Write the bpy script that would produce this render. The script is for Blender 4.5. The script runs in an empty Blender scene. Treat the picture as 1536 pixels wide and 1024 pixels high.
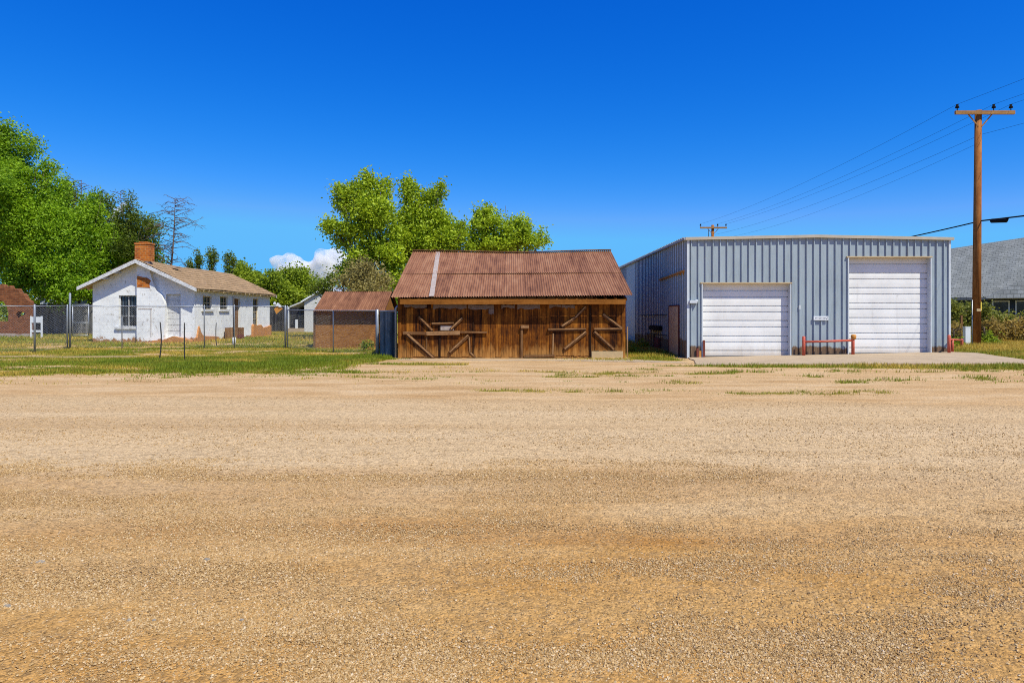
import bpy, math, random
import numpy as np
from mathutils import Vector
random.seed(7)
rng = np.random.default_rng(7)
S = bpy.context.scene
C = S.collection
R = math.radians
F, CX, HY, H = 1024.0, 768.0, 474.0, 1.7        # lens in photo pixels, principal column, horizon row, eye height

# ------------------------------------------------------------------ numeric noise
def _hash(i, j, s):
    h = (i.astype(np.int64) * 374761393 + j.astype(np.int64) * 668265263 + s * 974634777) & 0xFFFFFFFF
    h = ((h ^ (h >> 13)) * 1274126177) & 0xFFFFFFFF
    return ((h ^ (h >> 16)) & 0xFFFF) / 65535.0
def vnoise(x, y, s=0):
    x = np.asarray(x, float); y = np.asarray(y, float)
    i = np.floor(x); j = np.floor(y); u = x - i; v = y - j
    u = u * u * (3 - 2 * u); v = v * v * (3 - 2 * v)
    a = _hash(i, j, s); b = _hash(i + 1, j, s); c = _hash(i, j + 1, s); d = _hash(i + 1, j + 1, s)
    return a + (b - a) * u + (c - a) * v + (a - b - c + d) * u * v
def fbm(x, y, s=0, o=4):
    t = 0; a = .5; n = 0
    for k in range(o):
        t = t + a * vnoise(np.asarray(x) * 2 ** k, np.asarray(y) * 2 ** k, s + k * 17); n += a; a *= .5
    return t / n
def sstep(a, b, x):
    t = np.clip((np.asarray(x, float) - a) / (b - a), 0, 1); return t * t * (3 - 2 * t)

# ------------------------------------------------------------------ terrain
def road_edge(x):
    x = np.asarray(x, float)
    return 15.0 - (x + 11.5) * .079 + (fbm(x * .35, x * 0 + 3.3, 5) - .5) * .9 + (fbm(x * 1.7, x * 0 + 1.3, 8) - .5) * .35
def g(x, y):
    x = np.asarray(x, float); y = np.asarray(y, float)
    r = np.clip((x - 7) / 10.6, 0, 1.35) * .22 * sstep(19, 27, y)
    b = np.clip((y - 28) / 14, 0, 1) * .2
    n = (fbm(x * .6, y * .6, 3) - .5) * .05 * sstep(15.5, 19, y) * (1 - sstep(70, 90, y))
    flat = sstep(21.5, 23.0, y) * (1 - sstep(28, 29, y)) * sstep(-5.4, -4.9, x) * (1 - sstep(18.5, 19.5, x))
    return r + b + n * (1 - .85 * flat)
def gz(x, y): return float(g(x, y))
def at(px, py, D): return Vector(((px - CX) / F * D, D, H + (HY - py) / F * D))
def on(px, D):
    x = (px - CX) / F * D
    return Vector((x, D, gz(x, D)))
def X(px, D): return (px - CX) / F * D
def Z(py, D): return H + (HY - py) / F * D

# ------------------------------------------------------------------ mesh helpers
class MB:
    def __init__(s): s.v = []; s.f = []; s.sm = []; s.t = []; s.gv = []
    def add(s, vs, fs, smooth=False, tint=.5):
        o = len(s.v); s.gv.append((o, len(s.f))); s.v += [tuple(v) for v in vs]; s.t += [tint] * len(vs)
        s.f += [tuple(i + o for i in f) for f in fs]; s.sm += [smooth] * len(fs); return s
    def quad(s, a, b, c, d, tint=.5): return s.add([a, b, c, d], [(0, 1, 2, 3)], False, tint)
    def box(s, x0, x1, y0, y1, z0, z1, tint=.5):
        return s.add([(x0, y0, z0), (x1, y0, z0), (x1, y1, z0), (x0, y1, z0), (x0, y0, z1), (x1, y0, z1), (x1, y1, z1), (x0, y1, z1)],
                     [(3, 2, 1, 0), (4, 5, 6, 7), (0, 1, 5, 4), (1, 2, 6, 5), (2, 3, 7, 6), (3, 0, 4, 7)], False, tint)
    def bar(s, p, q, w, h, up=(0, 0, 1), tint=.5, ew=None):
        p = Vector(p); q = Vector(q); d = (q - p).normalized(); up = Vector(up)
        a = d.cross(up)
        if a.length < 1e-4: a = d.cross(Vector((1, 0, 0)))
        a.normalize(); b = a.cross(d).normalized(); vs = []
        for c, k in ((p, 1), (q, ew or 1)):
            for i, j in ((-1, -1), (1, -1), (1, 1), (-1, 1)): vs.append(c + a * (i * w / 2 * k) + b * (j * h / 2 * k))
        return s.add(vs, [(0, 1, 2, 3), (7, 6, 5, 4), (0, 4, 5, 1), (1, 5, 6, 2), (2, 6, 7, 3), (3, 7, 4, 0)], False, tint)
    def prism(s, poly, vec, tint=.5):
        n = len(poly); vec = Vector(vec); a = [Vector(p) for p in poly]; b = [p + vec for p in a]
        return s.add(a + b, [tuple(range(n)), tuple(range(2 * n - 1, n - 1, -1))] + [(i, i + n, (i + 1) % n + n, (i + 1) % n) for i in range(n)], False, tint)
    def path(s, pts, rad, n=8, cap=True, tint=.5):
        pts = [Vector(p) for p in pts]; m = len(pts)
        if not hasattr(rad, '__len__'): rad = [rad] * m
        vs = []; ref = None
        for i, p in enumerate(pts):
            d = (pts[min(i + 1, m - 1)] - pts[max(i - 1, 0)]).normalized()
            if ref is None: ref = Vector((0, 0, 1)) if abs(d.z) < .9 else Vector((1, 0, 0))
            a = d.cross(ref).normalized(); b = a.cross(d).normalized(); ref = b
            for k in range(n):
                w = 2 * math.pi * k / n; vs.append(p + (a * math.cos(w) + b * math.sin(w)) * rad[i])
        fs = [(i * n + k, i * n + (k + 1) % n, (i + 1) * n + (k + 1) % n, (i + 1) * n + k) for i in range(m - 1) for k in range(n)]
        s.add(vs, fs, True, tint)
        if cap:
            o = len(s.v) - len(vs)
            s.f += [tuple(o + k for k in range(n - 1, -1, -1)), tuple(o + (m - 1) * n + k for k in range(n))]; s.sm += [False, False]
        return s
    def each(s, name, mat, parent=None, **k):
        """one object per added piece"""
        gv = s.gv + [(len(s.v), len(s.f))]; out = []
        for (v0, f0), (v1, f1) in zip(gv, gv[1:]):
            m = MB(); m.v = s.v[v0:v1]; m.t = s.t[v0:v1]; m.f = [tuple(i - v0 for i in f) for f in s.f[f0:f1]]; m.sm = s.sm[f0:f1]; out.append(m.build(name, mat, parent, **k))
        return out
    def build(s, name, mat, parent=None, local=False, bevel=0):
        off = Vector((0, 0, 0))
        if parent and not local:
            p = parent
            while p.parent: p = p.parent
            off = p.location
        me = bpy.data.meshes.new(name)
        me.from_pydata([(v[0] - off[0], v[1] - off[1], v[2] - off[2]) for v in s.v], [], s.f)
        me.polygons.foreach_set('use_smooth', s.sm)
        at_ = me.attributes.new('tint', 'FLOAT', 'POINT'); at_.data.foreach_set('value', s.t)
        me.materials.append(mat); me.update()
        o = bpy.data.objects.new(name, me); C.objects.link(o)
        if parent: o.parent = parent
        if bevel:
            b = o.modifiers.new('bevel', 'BEVEL'); b.width = bevel; b.segments = 2; b.limit_method = 'ANGLE'
        return o
def npmesh(name, V, Fc, mat, tint=None, smooth=False, attrs=None, parent=None, off=None):
    me = bpy.data.meshes.new(name); V = np.asarray(V, np.float32)
    if off is not None: V = V - np.asarray(off, np.float32)
    Fc = np.asarray(Fc, np.int32); n, k = Fc.shape
    me.vertices.add(len(V)); me.vertices.foreach_set('co', V.ravel())
    me.loops.add(n * k); me.loops.foreach_set('vertex_index', Fc.ravel())
    me.polygons.add(n); me.polygons.foreach_set('loop_start', np.arange(0, n * k, k, dtype=np.int32))
    me.polygons.foreach_set('use_smooth', np.full(n, smooth))
    for an, av in [('tint', tint)] + list((attrs or {}).items()):
        if av is not None:
            a = me.attributes.new(an, 'FLOAT', 'POINT'); a.data.foreach_set('value', np.asarray(av, np.float32))
    me.materials.append(mat); me.update(calc_edges=True); me.validate()
    o = bpy.data.objects.new(name, me); C.objects.link(o)
    if parent: o.parent = parent
    return o
def tag(o, label, cat, group=None, kind=None):
    o['label'] = label; o['category'] = cat
    if group: o['group'] = group
    if kind: o['kind'] = kind
    return o
def thing(name, label, cat, loc, rotz=0, group=None):
    o = bpy.data.objects.new(name, None); C.objects.link(o); o.location = Vector(loc); o.rotation_euler = (0, 0, rotz); o.empty_display_size = .2
    return tag(o, label, cat, group)

# ------------------------------------------------------------------ material helpers
class Mat:
    def __init__(s, name):
        s.m = bpy.data.materials.new(name); s.m.use_nodes = True; s.nt = s.m.node_tree; s.nt.nodes.clear()
        s.out = s.n('ShaderNodeOutputMaterial'); s.tc = s.n('ShaderNodeTexCoord').outputs['Object']
    def n(s, t, **k):
        nd = s.nt.nodes.new(t)
        for a, b in k.items(): setattr(nd, a, b)
        return nd
    def set(s, sock, v):
        if isinstance(v, bpy.types.NodeSocket): s.nt.links.new(v, sock)
        elif isinstance(v, (tuple, list)) and len(v) == 3 and sock.type == 'RGBA': sock.default_value = (*v, 1)
        else: sock.default_value = v
    def map(s, sc=(1, 1, 1), loc=(0, 0, 0), rot=(0, 0, 0), vec=None):
        nd = s.n('ShaderNodeMapping'); s.set(nd.inputs['Vector'], vec or s.tc)
        nd.inputs['Scale'].default_value = sc; nd.inputs['Location'].default_value = loc; nd.inputs['Rotation'].default_value = rot
        return nd.outputs[0]
    def noise(s, sc, det=4, vec=None, rough=.55, dist=0):
        nd = s.n('ShaderNodeTexNoise'); s.set(nd.inputs['Vector'], vec or s.tc); nd.inputs['Scale'].default_value = sc
        nd.inputs['Detail'].default_value = det; nd.inputs['Roughness'].default_value = rough; nd.inputs['Distortion'].default_value = dist
        return nd.outputs[0]
    def voro(s, sc, vec=None, feat='F1', out='Distance'):
        nd = s.n('ShaderNodeTexVoronoi', feature=feat); s.set(nd.inputs['Vector'], vec or s.tc); nd.inputs['Scale'].default_value = sc
        return nd.outputs[out]
    def attr(s, name): return s.n('ShaderNodeAttribute', attribute_name=name).outputs['Fac']
    def ramp(s, fac, stops, interp='LINEAR'):
        nd = s.n('ShaderNodeValToRGB'); s.set(nd.inputs[0], fac); cr = nd.color_ramp; cr.interpolation = interp
        while len(cr.elements) < len(stops): cr.elements.new(.5)
        for e, (p, c) in zip(cr.elements, stops):
            e.position = p; e.color = (c, c, c, 1) if isinstance(c, (int, float)) else (*c, 1)
        return nd.outputs[0]
    def mix(s, fac, a, b, mode='MIX'):
        nd = s.n('ShaderNodeMix', data_type='RGBA', blend_type=mode)
        s.set(nd.inputs[0], fac); s.set(nd.inputs[6], a); s.set(nd.inputs[7], b); return nd.outputs[2]
    def math(s, op, a, b=0, c=None, clamp=False):
        nd = s.n('ShaderNodeMath', operation=op, use_clamp=clamp); s.set(nd.inputs[0], a); s.set(nd.inputs[1], b)
        if c is not None: s.set(nd.inputs[2], c)
        return nd.outputs[0]
    def sep(s, vec=None):
        nd = s.n('ShaderNodeSeparateXYZ'); s.set(nd.inputs[0], vec or s.tc); return nd.outputs
    def comb(s, x, y, z=0.0):
        nd = s.n('ShaderNodeCombineXYZ'); s.set(nd.inputs[0], x); s.set(nd.inputs[1], y); s.set(nd.inputs[2], z); return nd.outputs[0]
    def bump(s, h, strength=.5, dist=.01, normal=None):
        nd = s.n('ShaderNodeBump'); s.set(nd.inputs['Height'], h); nd.inputs['Strength'].default_value = strength; nd.inputs['Distance'].default_value = dist
        if normal is not None: s.set(nd.inputs['Normal'], normal)
        return nd.outputs[0]
    def pbr(s, col, rough=.8, metal=0, normal=None, spec=.3):
        b = s.n('ShaderNodeBsdfPrincipled'); s.set(b.inputs['Base Color'], col); s.set(b.inputs['Roughness'], rough); s.set(b.inputs['Metallic'], metal)
        b.inputs['Specular IOR Level'].default_value = spec
        if normal is not None: s.set(b.inputs['Normal'], normal)
        s.set(s.out.inputs[0], b.outputs[0]); return s.m
def lin(r, gg, b): return tuple((c / 255 / 12.92) if c <= 10 else ((c / 255 + .055) / 1.055) ** 2.4 for c in (r, gg, b))

def m_plain(name, col, rough=.7, var=.25, sc=6, metal=0, spec=.3, bump=.15, dirt=None, dirt_amt=.4):
    M = Mat(name); n = M.noise(sc, 5); n2 = M.noise(sc * 9, 3)
    k = M.math('ADD', M.math('MULTIPLY', n, .7), M.math('MULTIPLY', n2, .3))
    c = M.ramp(k, [(.25, tuple(x * (1 - var) for x in col)), (.75, tuple(min(1, x * (1 + var)) for x in col))])
    if dirt: c = M.mix(M.ramp(M.noise(sc * 1.7, 6, rough=.7), [(.62 - dirt_amt * .3, 0.0), (.75, 1.0)]), c, dirt)
    return M.pbr(c, rough, metal, M.bump(n2, bump, .01), spec)

def m_wood(name, dark, mid, light, axis='Z', fine=34, dirt=None, rough=.85, foot=None, lo=.36):
    M = Mat(name); t = M.attr('tint')
    sc = {'Z': (1, 1, .055), 'X': (.055, 1, 1), 'Y': (1, .055, 1)}[axis]
    off = M.n('ShaderNodeVectorMath', operation='ADD'); M.set(off.inputs[0], M.map(sc)); M.set(off.inputs[1], M.comb(M.math('MULTIPLY', t, 37.0), 0.0, M.math('MULTIPLY', t, 11.0)))
    gr = M.noise(fine, 5, off.outputs[0], .65); big = M.noise(1.3, 4, rough=.6); med = M.noise(9, 4, off.outputs[0])
    k = M.math('ADD', M.math('MULTIPLY', gr, .55), M.math('MULTIPLY', big, .3))
    k = M.math('ADD', k, M.math('MULTIPLY', med, .24)); k = M.math('ADD', k, M.math('MULTIPLY', M.math('SUBTRACT', M.noise(11, 3, M.map((1, 1, .5)), .7), .5), .28)); k = M.math('ADD', k, .03); k = M.math('ADD', k, M.math('MULTIPLY', M.math('SUBTRACT', t, .5), .34))
    c = M.ramp(k, [(lo, dark), (.57, mid), (.78, light)])
    if dirt:
        dn_ = M.math('ADD', M.math('MULTIPLY', M.noise(.9, 6, rough=.7), .6), M.math('MULTIPLY', M.noise(3.2, 5, M.map((1, 1, .22), (7, 3, 1)), .7), .4))
        c = M.mix(M.ramp(dn_, [(.49, 0.0), (.62, .85)]), c, dirt)
    if foot:      # sun-bleached, rain-splashed foot of the boards
        e = M.math('ADD', M.sep()[2], M.math('MULTIPLY', M.math('SUBTRACT', M.noise(2.2, 6, M.map((2.5, 1, .7)), .7), .5), 1.3))
        c = M.mix(M.math('MULTIPLY', M.ramp(e, [(.12, 1.0), (.55, 0.0)]), M.ramp(gr, [(.3, .25), (.6, .95)])), c, foot)
    return M.pbr(c, rough, 0, M.bump(M.math('ADD', gr, med), .5, .008), .15)

def m_leaf(name, a, b, trans=.35):
    M = Mat(name); t = M.attr('tint'); c = M.ramp(t, [(0, a), (1, b)])
    d = M.n('ShaderNodeBsdfPrincipled'); M.set(d.inputs['Base Color'], c); d.inputs['Roughness'].default_value = .55; d.inputs['Specular IOR Level'].default_value = .25
    tr = M.n('ShaderNodeBsdfTranslucent'); M.set(tr.inputs[0], M.mix(.5, c, (c_ := tuple(min(1, x * 1.5) for x in b))))
    mx = M.n('ShaderNodeMixShader'); mx.inputs[0].default_value = trans
    M.nt.links.new(d.outputs[0], mx.inputs[1]); M.nt.links.new(tr.outputs[0], mx.inputs[2]); M.nt.links.new(mx.outputs[0], M.out.inputs[0])
    return M.m

def gravel_nodes(M, scale=1.0):
    """pebble height + colour variation shared by the road and the bare verge"""
    jit = M.n('ShaderNodeVectorMath', operation='ADD'); M.set(jit.inputs[0], M.tc)
    nz = M.n('ShaderNodeTexNoise'); nz.inputs['Scale'].default_value = 40; M.set(nz.inputs['Vector'], M.tc)
    sc = M.n('ShaderNodeVectorMath', operation='SCALE'); M.set(sc.inputs[0], nz.outputs['Color']); sc.inputs['Scale'].default_value = .012; M.set(jit.inputs[1], sc.outputs[0])
    v1 = M.n('ShaderNodeTexVoronoi'); v1.inputs['Scale'].default_value = 62 * scale; M.set(v1.inputs['Vector'], jit.outputs[0])
    v2 = M.n('ShaderNodeTexVoronoi'); v2.inputs['Scale'].default_value = 26 * scale; M.set(v2.inputs['Vector'], jit.outputs[0])
    h1 = M.math('SUBTRACT', 1.0, v1.outputs['Distance']); h2 = M.math('SUBTRACT', 1.0, v2.outputs['Distance'])
    sel = M.ramp(M.sep(v2.outputs['Color'])[0], [(.72, 0.0), (.78, 1.0)])
    h = M.math('ADD', M.math('MULTIPLY', h1, .5), M.math('MULTIPLY', M.math('MULTIPLY', h2, sel), 1.0))
    return h, M.sep(v1.outputs['Color'])[1], M.math('MULTIPLY', sel, M.sep(v2.outputs['Color'])[1])

def m_road():
    M = Mat('gravel_road'); h, cv, big = gravel_nodes(M)
    p = M.sep(); streak = M.noise(1.0, 6, M.map((.045, .8, 1)), .6, .2); patch = M.noise(.45, 6, M.map((.6, 1.3, 1), (3, 7, 0)), .65)
    fine = M.noise(9, 6, rough=.75)
    near = M.ramp(M.math('ADD', M.math('MULTIPLY', p[1], .1), M.math('MULTIPLY', M.math('SUBTRACT', patch, .5), .55)), [(.42, 1.0), (.78, 0.0)])
    pale = M.ramp(streak, [(.3, (.515, .345, .175)), (.5, (.58, .41, .222)), (.72, (.615, .45, .262))])
    sand = M.ramp(M.math('ADD', M.math('MULTIPLY', streak, .6), M.math('MULTIPLY', patch, .4)), [(.34, (.36, .165, .036)), (.5, (.455, .25, .076)), (.68, (.54, .355, .150))])
    c = M.mix(near, pale, sand)
    c = M.mix(M.attr('edge'), c, (.53, .345, .165))
    c = M.mix(.55, c, M.ramp(cv, [(0, (.36, .34, .32)), (.5, (1.0, .98, .95)), (1, (1.5, 1.45, 1.4))]), 'MULTIPLY')
    c = M.mix(M.math('MULTIPLY', big, .25), c, (.50, .36, .20))
    c = M.mix(M.ramp(fine, [(.38, .4), (.5, 0.0)]), c, (.20, .12, .055))
    hh = M.math('ADD', M.math('MULTIPLY', h, M.ramp(patch, [(.35, .7), (.6, 1.3)])), M.math('ADD', M.math('MULTIPLY', fine, .25), M.math('MULTIPLY', M.noise(75, 3), .45)))
    return M.pbr(c, .95, 0, M.bump(hh, 1.0, .013), .1)

def m_ground():
    M = Mat('dirt_ground'); h, cv, big = gravel_nodes(M, .7); gr = M.attr('grass'); n = M.noise(3.2, 6, rough=.7); n2 = M.noise(22, 4); st = M.noise(1.1, 6, M.map((.35, 1.1, 1)), .65)
    d = M.ramp(st, [(.3, (.42, .25, .105)), (.5, (.54, .355, .175)), (.72, (.62, .45, .26))])
    d = M.mix(.45, d, M.ramp(cv, [(0, (.5, .48, .45)), (1, (1.35, 1.3, 1.25))]), 'MULTIPLY')
    sg = M.ramp(M.math('ADD', M.math('MULTIPLY', n, .6), M.math('MULTIPLY', n2, .4)), [(.34, (.10, .105, .010)), (.5, (.22, .175, .022)), (.66, (.36, .23, .055))])
    f = M.ramp(M.math('ADD', gr, M.math('MULTIPLY', M.math('SUBTRACT', n, .5), .9)), [(.35, 0.0), (.62, 1.0)])
    c = M.mix(f, d, sg)
    hh = M.math('ADD', h, M.math('MULTIPLY', n2, 1.2))
    return M.pbr(c, .95, 0, M.bump(hh, .9, .016), .1)

def m_rust():
    M = Mat('rusted_iron'); t = M.attr('tint'); st = M.noise(5, 6, M.map((1, .12, .3)), .65); n = M.noise(1.1, 6, rough=.65); f = M.noise(40, 3)
    k = M.math('ADD', M.math('MULTIPLY', st, .55), M.math('MULTIPLY', n, .16)); k = M.math('ADD', k, M.math('MULTIPLY', f, .12)); k = M.math('ADD', k, M.math('MULTIPLY', M.math('SUBTRACT', t, .5), .18))
    c = M.ramp(k, [(.28, (.125, .046, .018)), (.42, (.25, .108, .050)), (.58, (.36, .19, .10))])
    return M.pbr(c, .7, .0, M.bump(f, .2, .004), .35)

def m_panel(name, col, rough, stain_z=None):
    M = Mat(name); p = M.sep(); n = M.noise(2.2, 5, M.map((1, 1, .25)), .6); f = M.noise(26, 3, M.map((1, 1, .1)))
    k = M.math('ADD', M.math('MULTIPLY', n, .65), M.math('MULTIPLY', f, .35))
    c = M.ramp(k, [(.3, tuple(x * .76 for x in col)), (.5, col), (.7, tuple(x * 1.14 for x in col))])
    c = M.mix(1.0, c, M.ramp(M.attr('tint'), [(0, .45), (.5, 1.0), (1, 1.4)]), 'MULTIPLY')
    if stain_z:
        e = M.math('ADD', p[2], M.math('MULTIPLY', M.math('SUBTRACT', M.noise(1.6, 5, M.map((1, 1, .5)), .7), .5), .5))
        c = M.mix(M.ramp(e, [(stain_z - .03, 1.0), (stain_z + .04, 0.0)]), c, M.ramp(f, [(.3, (.10, .055, .03)), (.7, (.22, .14, .08))]))
        c = M.mix(M.ramp(M.noise(3.0, 6, M.map((1, 1, .12), (4, 2, 0)), .7), [(.64, 0.0), (.76, .55)]), c, (.26, .17, .11))
    return M.pbr(c, rough, 0, None, .45)

def m_white_door():
    M = Mat('white_door_paint'); n = M.noise(1.1, 6, rough=.6); s1 = M.noise(2.6, 7, M.map((1, 1, 1.6), (5, 0, 2)), .68)
    c = M.ramp(n, [(.3, (.68, .67, .65)), (.6, (.80, .79, .765))])
    c = M.mix(M.ramp(s1, [(.64, 0.0), (.74, .5)]), c, (.42, .40, .37))
    c = M.mix(M.ramp(M.noise(7, 4, M.map((1, 1, .07)), .6), [(.58, 0.0), (.75, .3)]), c, (.5, .46, .4))
    e = M.math('ADD', M.sep()[2], M.math('MULTIPLY', M.noise(2.5, 5, M.map((1.5, 1, .4)), .7), .5))
    c = M.mix(M.ramp(e, [(.28, .5), (.62, 0.0)]), c, (.45, .38, .29))
    return M.pbr(c, .5, 0, None, .4)

def m_plaster():
    M = Mat('peeling_whitewash'); p = M.sep(); n = M.noise(1.3, 7, rough=.7); n2 = M.noise(5, 7, M.map((1, 1, .7), (3, 1, 8)), .75); f = M.noise(30, 4)
    c = M.ramp(n, [(.3, (.66, .66, .66)), (.55, (.84, .84, .83))])
    c = M.mix(M.ramp(n2, [(.57, 0.0), (.63, .8)]), c, M.ramp(f, [(.35, (.33, .30, .27)), (.65, (.52, .48, .43))]))
    br = M.n('ShaderNodeTexBrick'); M.set(br.inputs['Vector'], M.comb(M.math('ADD', p[0], p[1]), p[2])); br.inputs['Scale'].default_value = 1.0
    br.inputs['Brick Width'].default_value = .52; br.inputs['Row Height'].default_value = .2; br.inputs['Mortar Size'].default_value = .012
    up = M.ramp(M.math('ADD', p[2], M.math('MULTIPLY', M.math('SUBTRACT', n, .5), 1.0)), [(1.45, 0.0), (1.9, 1.0)])
    c = M.mix(M.math('MULTIPLY', M.math('MULTIPLY', br.outputs['Fac'], .45), M.math('ADD', .35, M.math('MULTIPLY', up, .65))), c, (.36, .33, .30))
    e = M.math('ADD', p[2], M.math('MULTIPLY', M.math('SUBTRACT', M.noise(1.9, 6, rough=.7), .5), 1.1))
    c = M.mix(M.ramp(e, [(.16, 1.0), (.24, 0.0)]), c, M.ramp(f, [(.3, (.26, .12, .05)), (.7, (.42, .22, .10))]))
    vert = M.ramp(M.noise(3.0, 5, M.map((2.2, 2.2, .05)), .6), [(.5, 0.0), (.66, .6)])
    c = M.mix(M.math('MULTIPLY', vert, up), c, (.38, .30, .2))
    return M.pbr(c, .9, 0, M.bump(M.math('ADD', n2, M.math('MULTIPLY', f, .4)), .5, .02), .15)

def m_brick(name, c1, c2, mort, w=.22, hgt=.075, soft=0.0):
    M = Mat(name); p = M.sep(); br = M.n('ShaderNodeTexBrick'); M.set(br.inputs['Vector'], M.comb(M.math('ADD', p[0], p[1]), p[2])); br.inputs['Scale'].default_value = 1.0
    br.inputs['Brick Width'].default_value = w; br.inputs['Row Height'].default_value = hgt; br.inputs['Mortar Size'].default_value = .012; br.inputs['Mortar Smooth'].default_value = .3
    M.set(br.inputs['Color1'], c1); M.set(br.inputs['Color2'], c2); M.set(br.inputs['Mortar'], mort); br.inputs['Bias'].default_value = -.1
    n = M.noise(4, 6, rough=.7); c = M.mix(.8, br.outputs[0], M.ramp(n, [(.3, (.5, .48, .46)), (.7, (1.3, 1.25, 1.2))]), 'MULTIPLY')
    return M.pbr(c, .9, 0, M.bump(M.math('ADD', M.math('MULTIPLY', br.outputs['Fac'], -1.0), n), .7, .015), .15)

def m_shingle(name, a, b, c_, ux, uy, row=.2, wid=.3):
    M = Mat(name); p = M.sep(); u = p['XYZ'.index(ux)]; v = p['XYZ'.index(uy)]
    br = M.n('ShaderNodeTexBrick'); M.set(br.inputs['Vector'], M.comb(u, v)); br.inputs['Scale'].default_value = 1.0; br.inputs['Brick Width'].default_value = wid
    br.inputs['Row Height'].default_value = row; br.inputs['Mortar Size'].default_value = .012; br.inputs['Bias'].default_value = 0
    M.set(br.inputs['Color1'], a); M.set(br.inputs['Color2'], b); M.set(br.inputs['Mortar'], c_)
    n = M.noise(1.4, 6, rough=.7); n2 = M.noise(12, 5, rough=.7)
    c = M.mix(.75, br.outputs[0], M.ramp(M.math('ADD', M.math('MULTIPLY', n, .5), M.math('MULTIPLY', n2, .5)), [(.33, (.5, .48, .46)), (.66, (1.4, 1.38, 1.35))]), 'MULTIPLY')
    return M.pbr(c, .9, 0, M.bump(M.math('ADD', M.math('MULTIPLY', br.outputs['Fac'], -1.0), n2), .8, .02), .15)

def m_tint(name, stops, rough=.85):
    M = Mat(name); c = M.ramp(M.attr('tint'), stops); c = M.mix(.4, c, M.ramp(M.noise(60, 3), [(.3, .6), (.7, 1.3)]), 'MULTIPLY')
    return M.pbr(c, rough, 0, None, .2)

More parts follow.
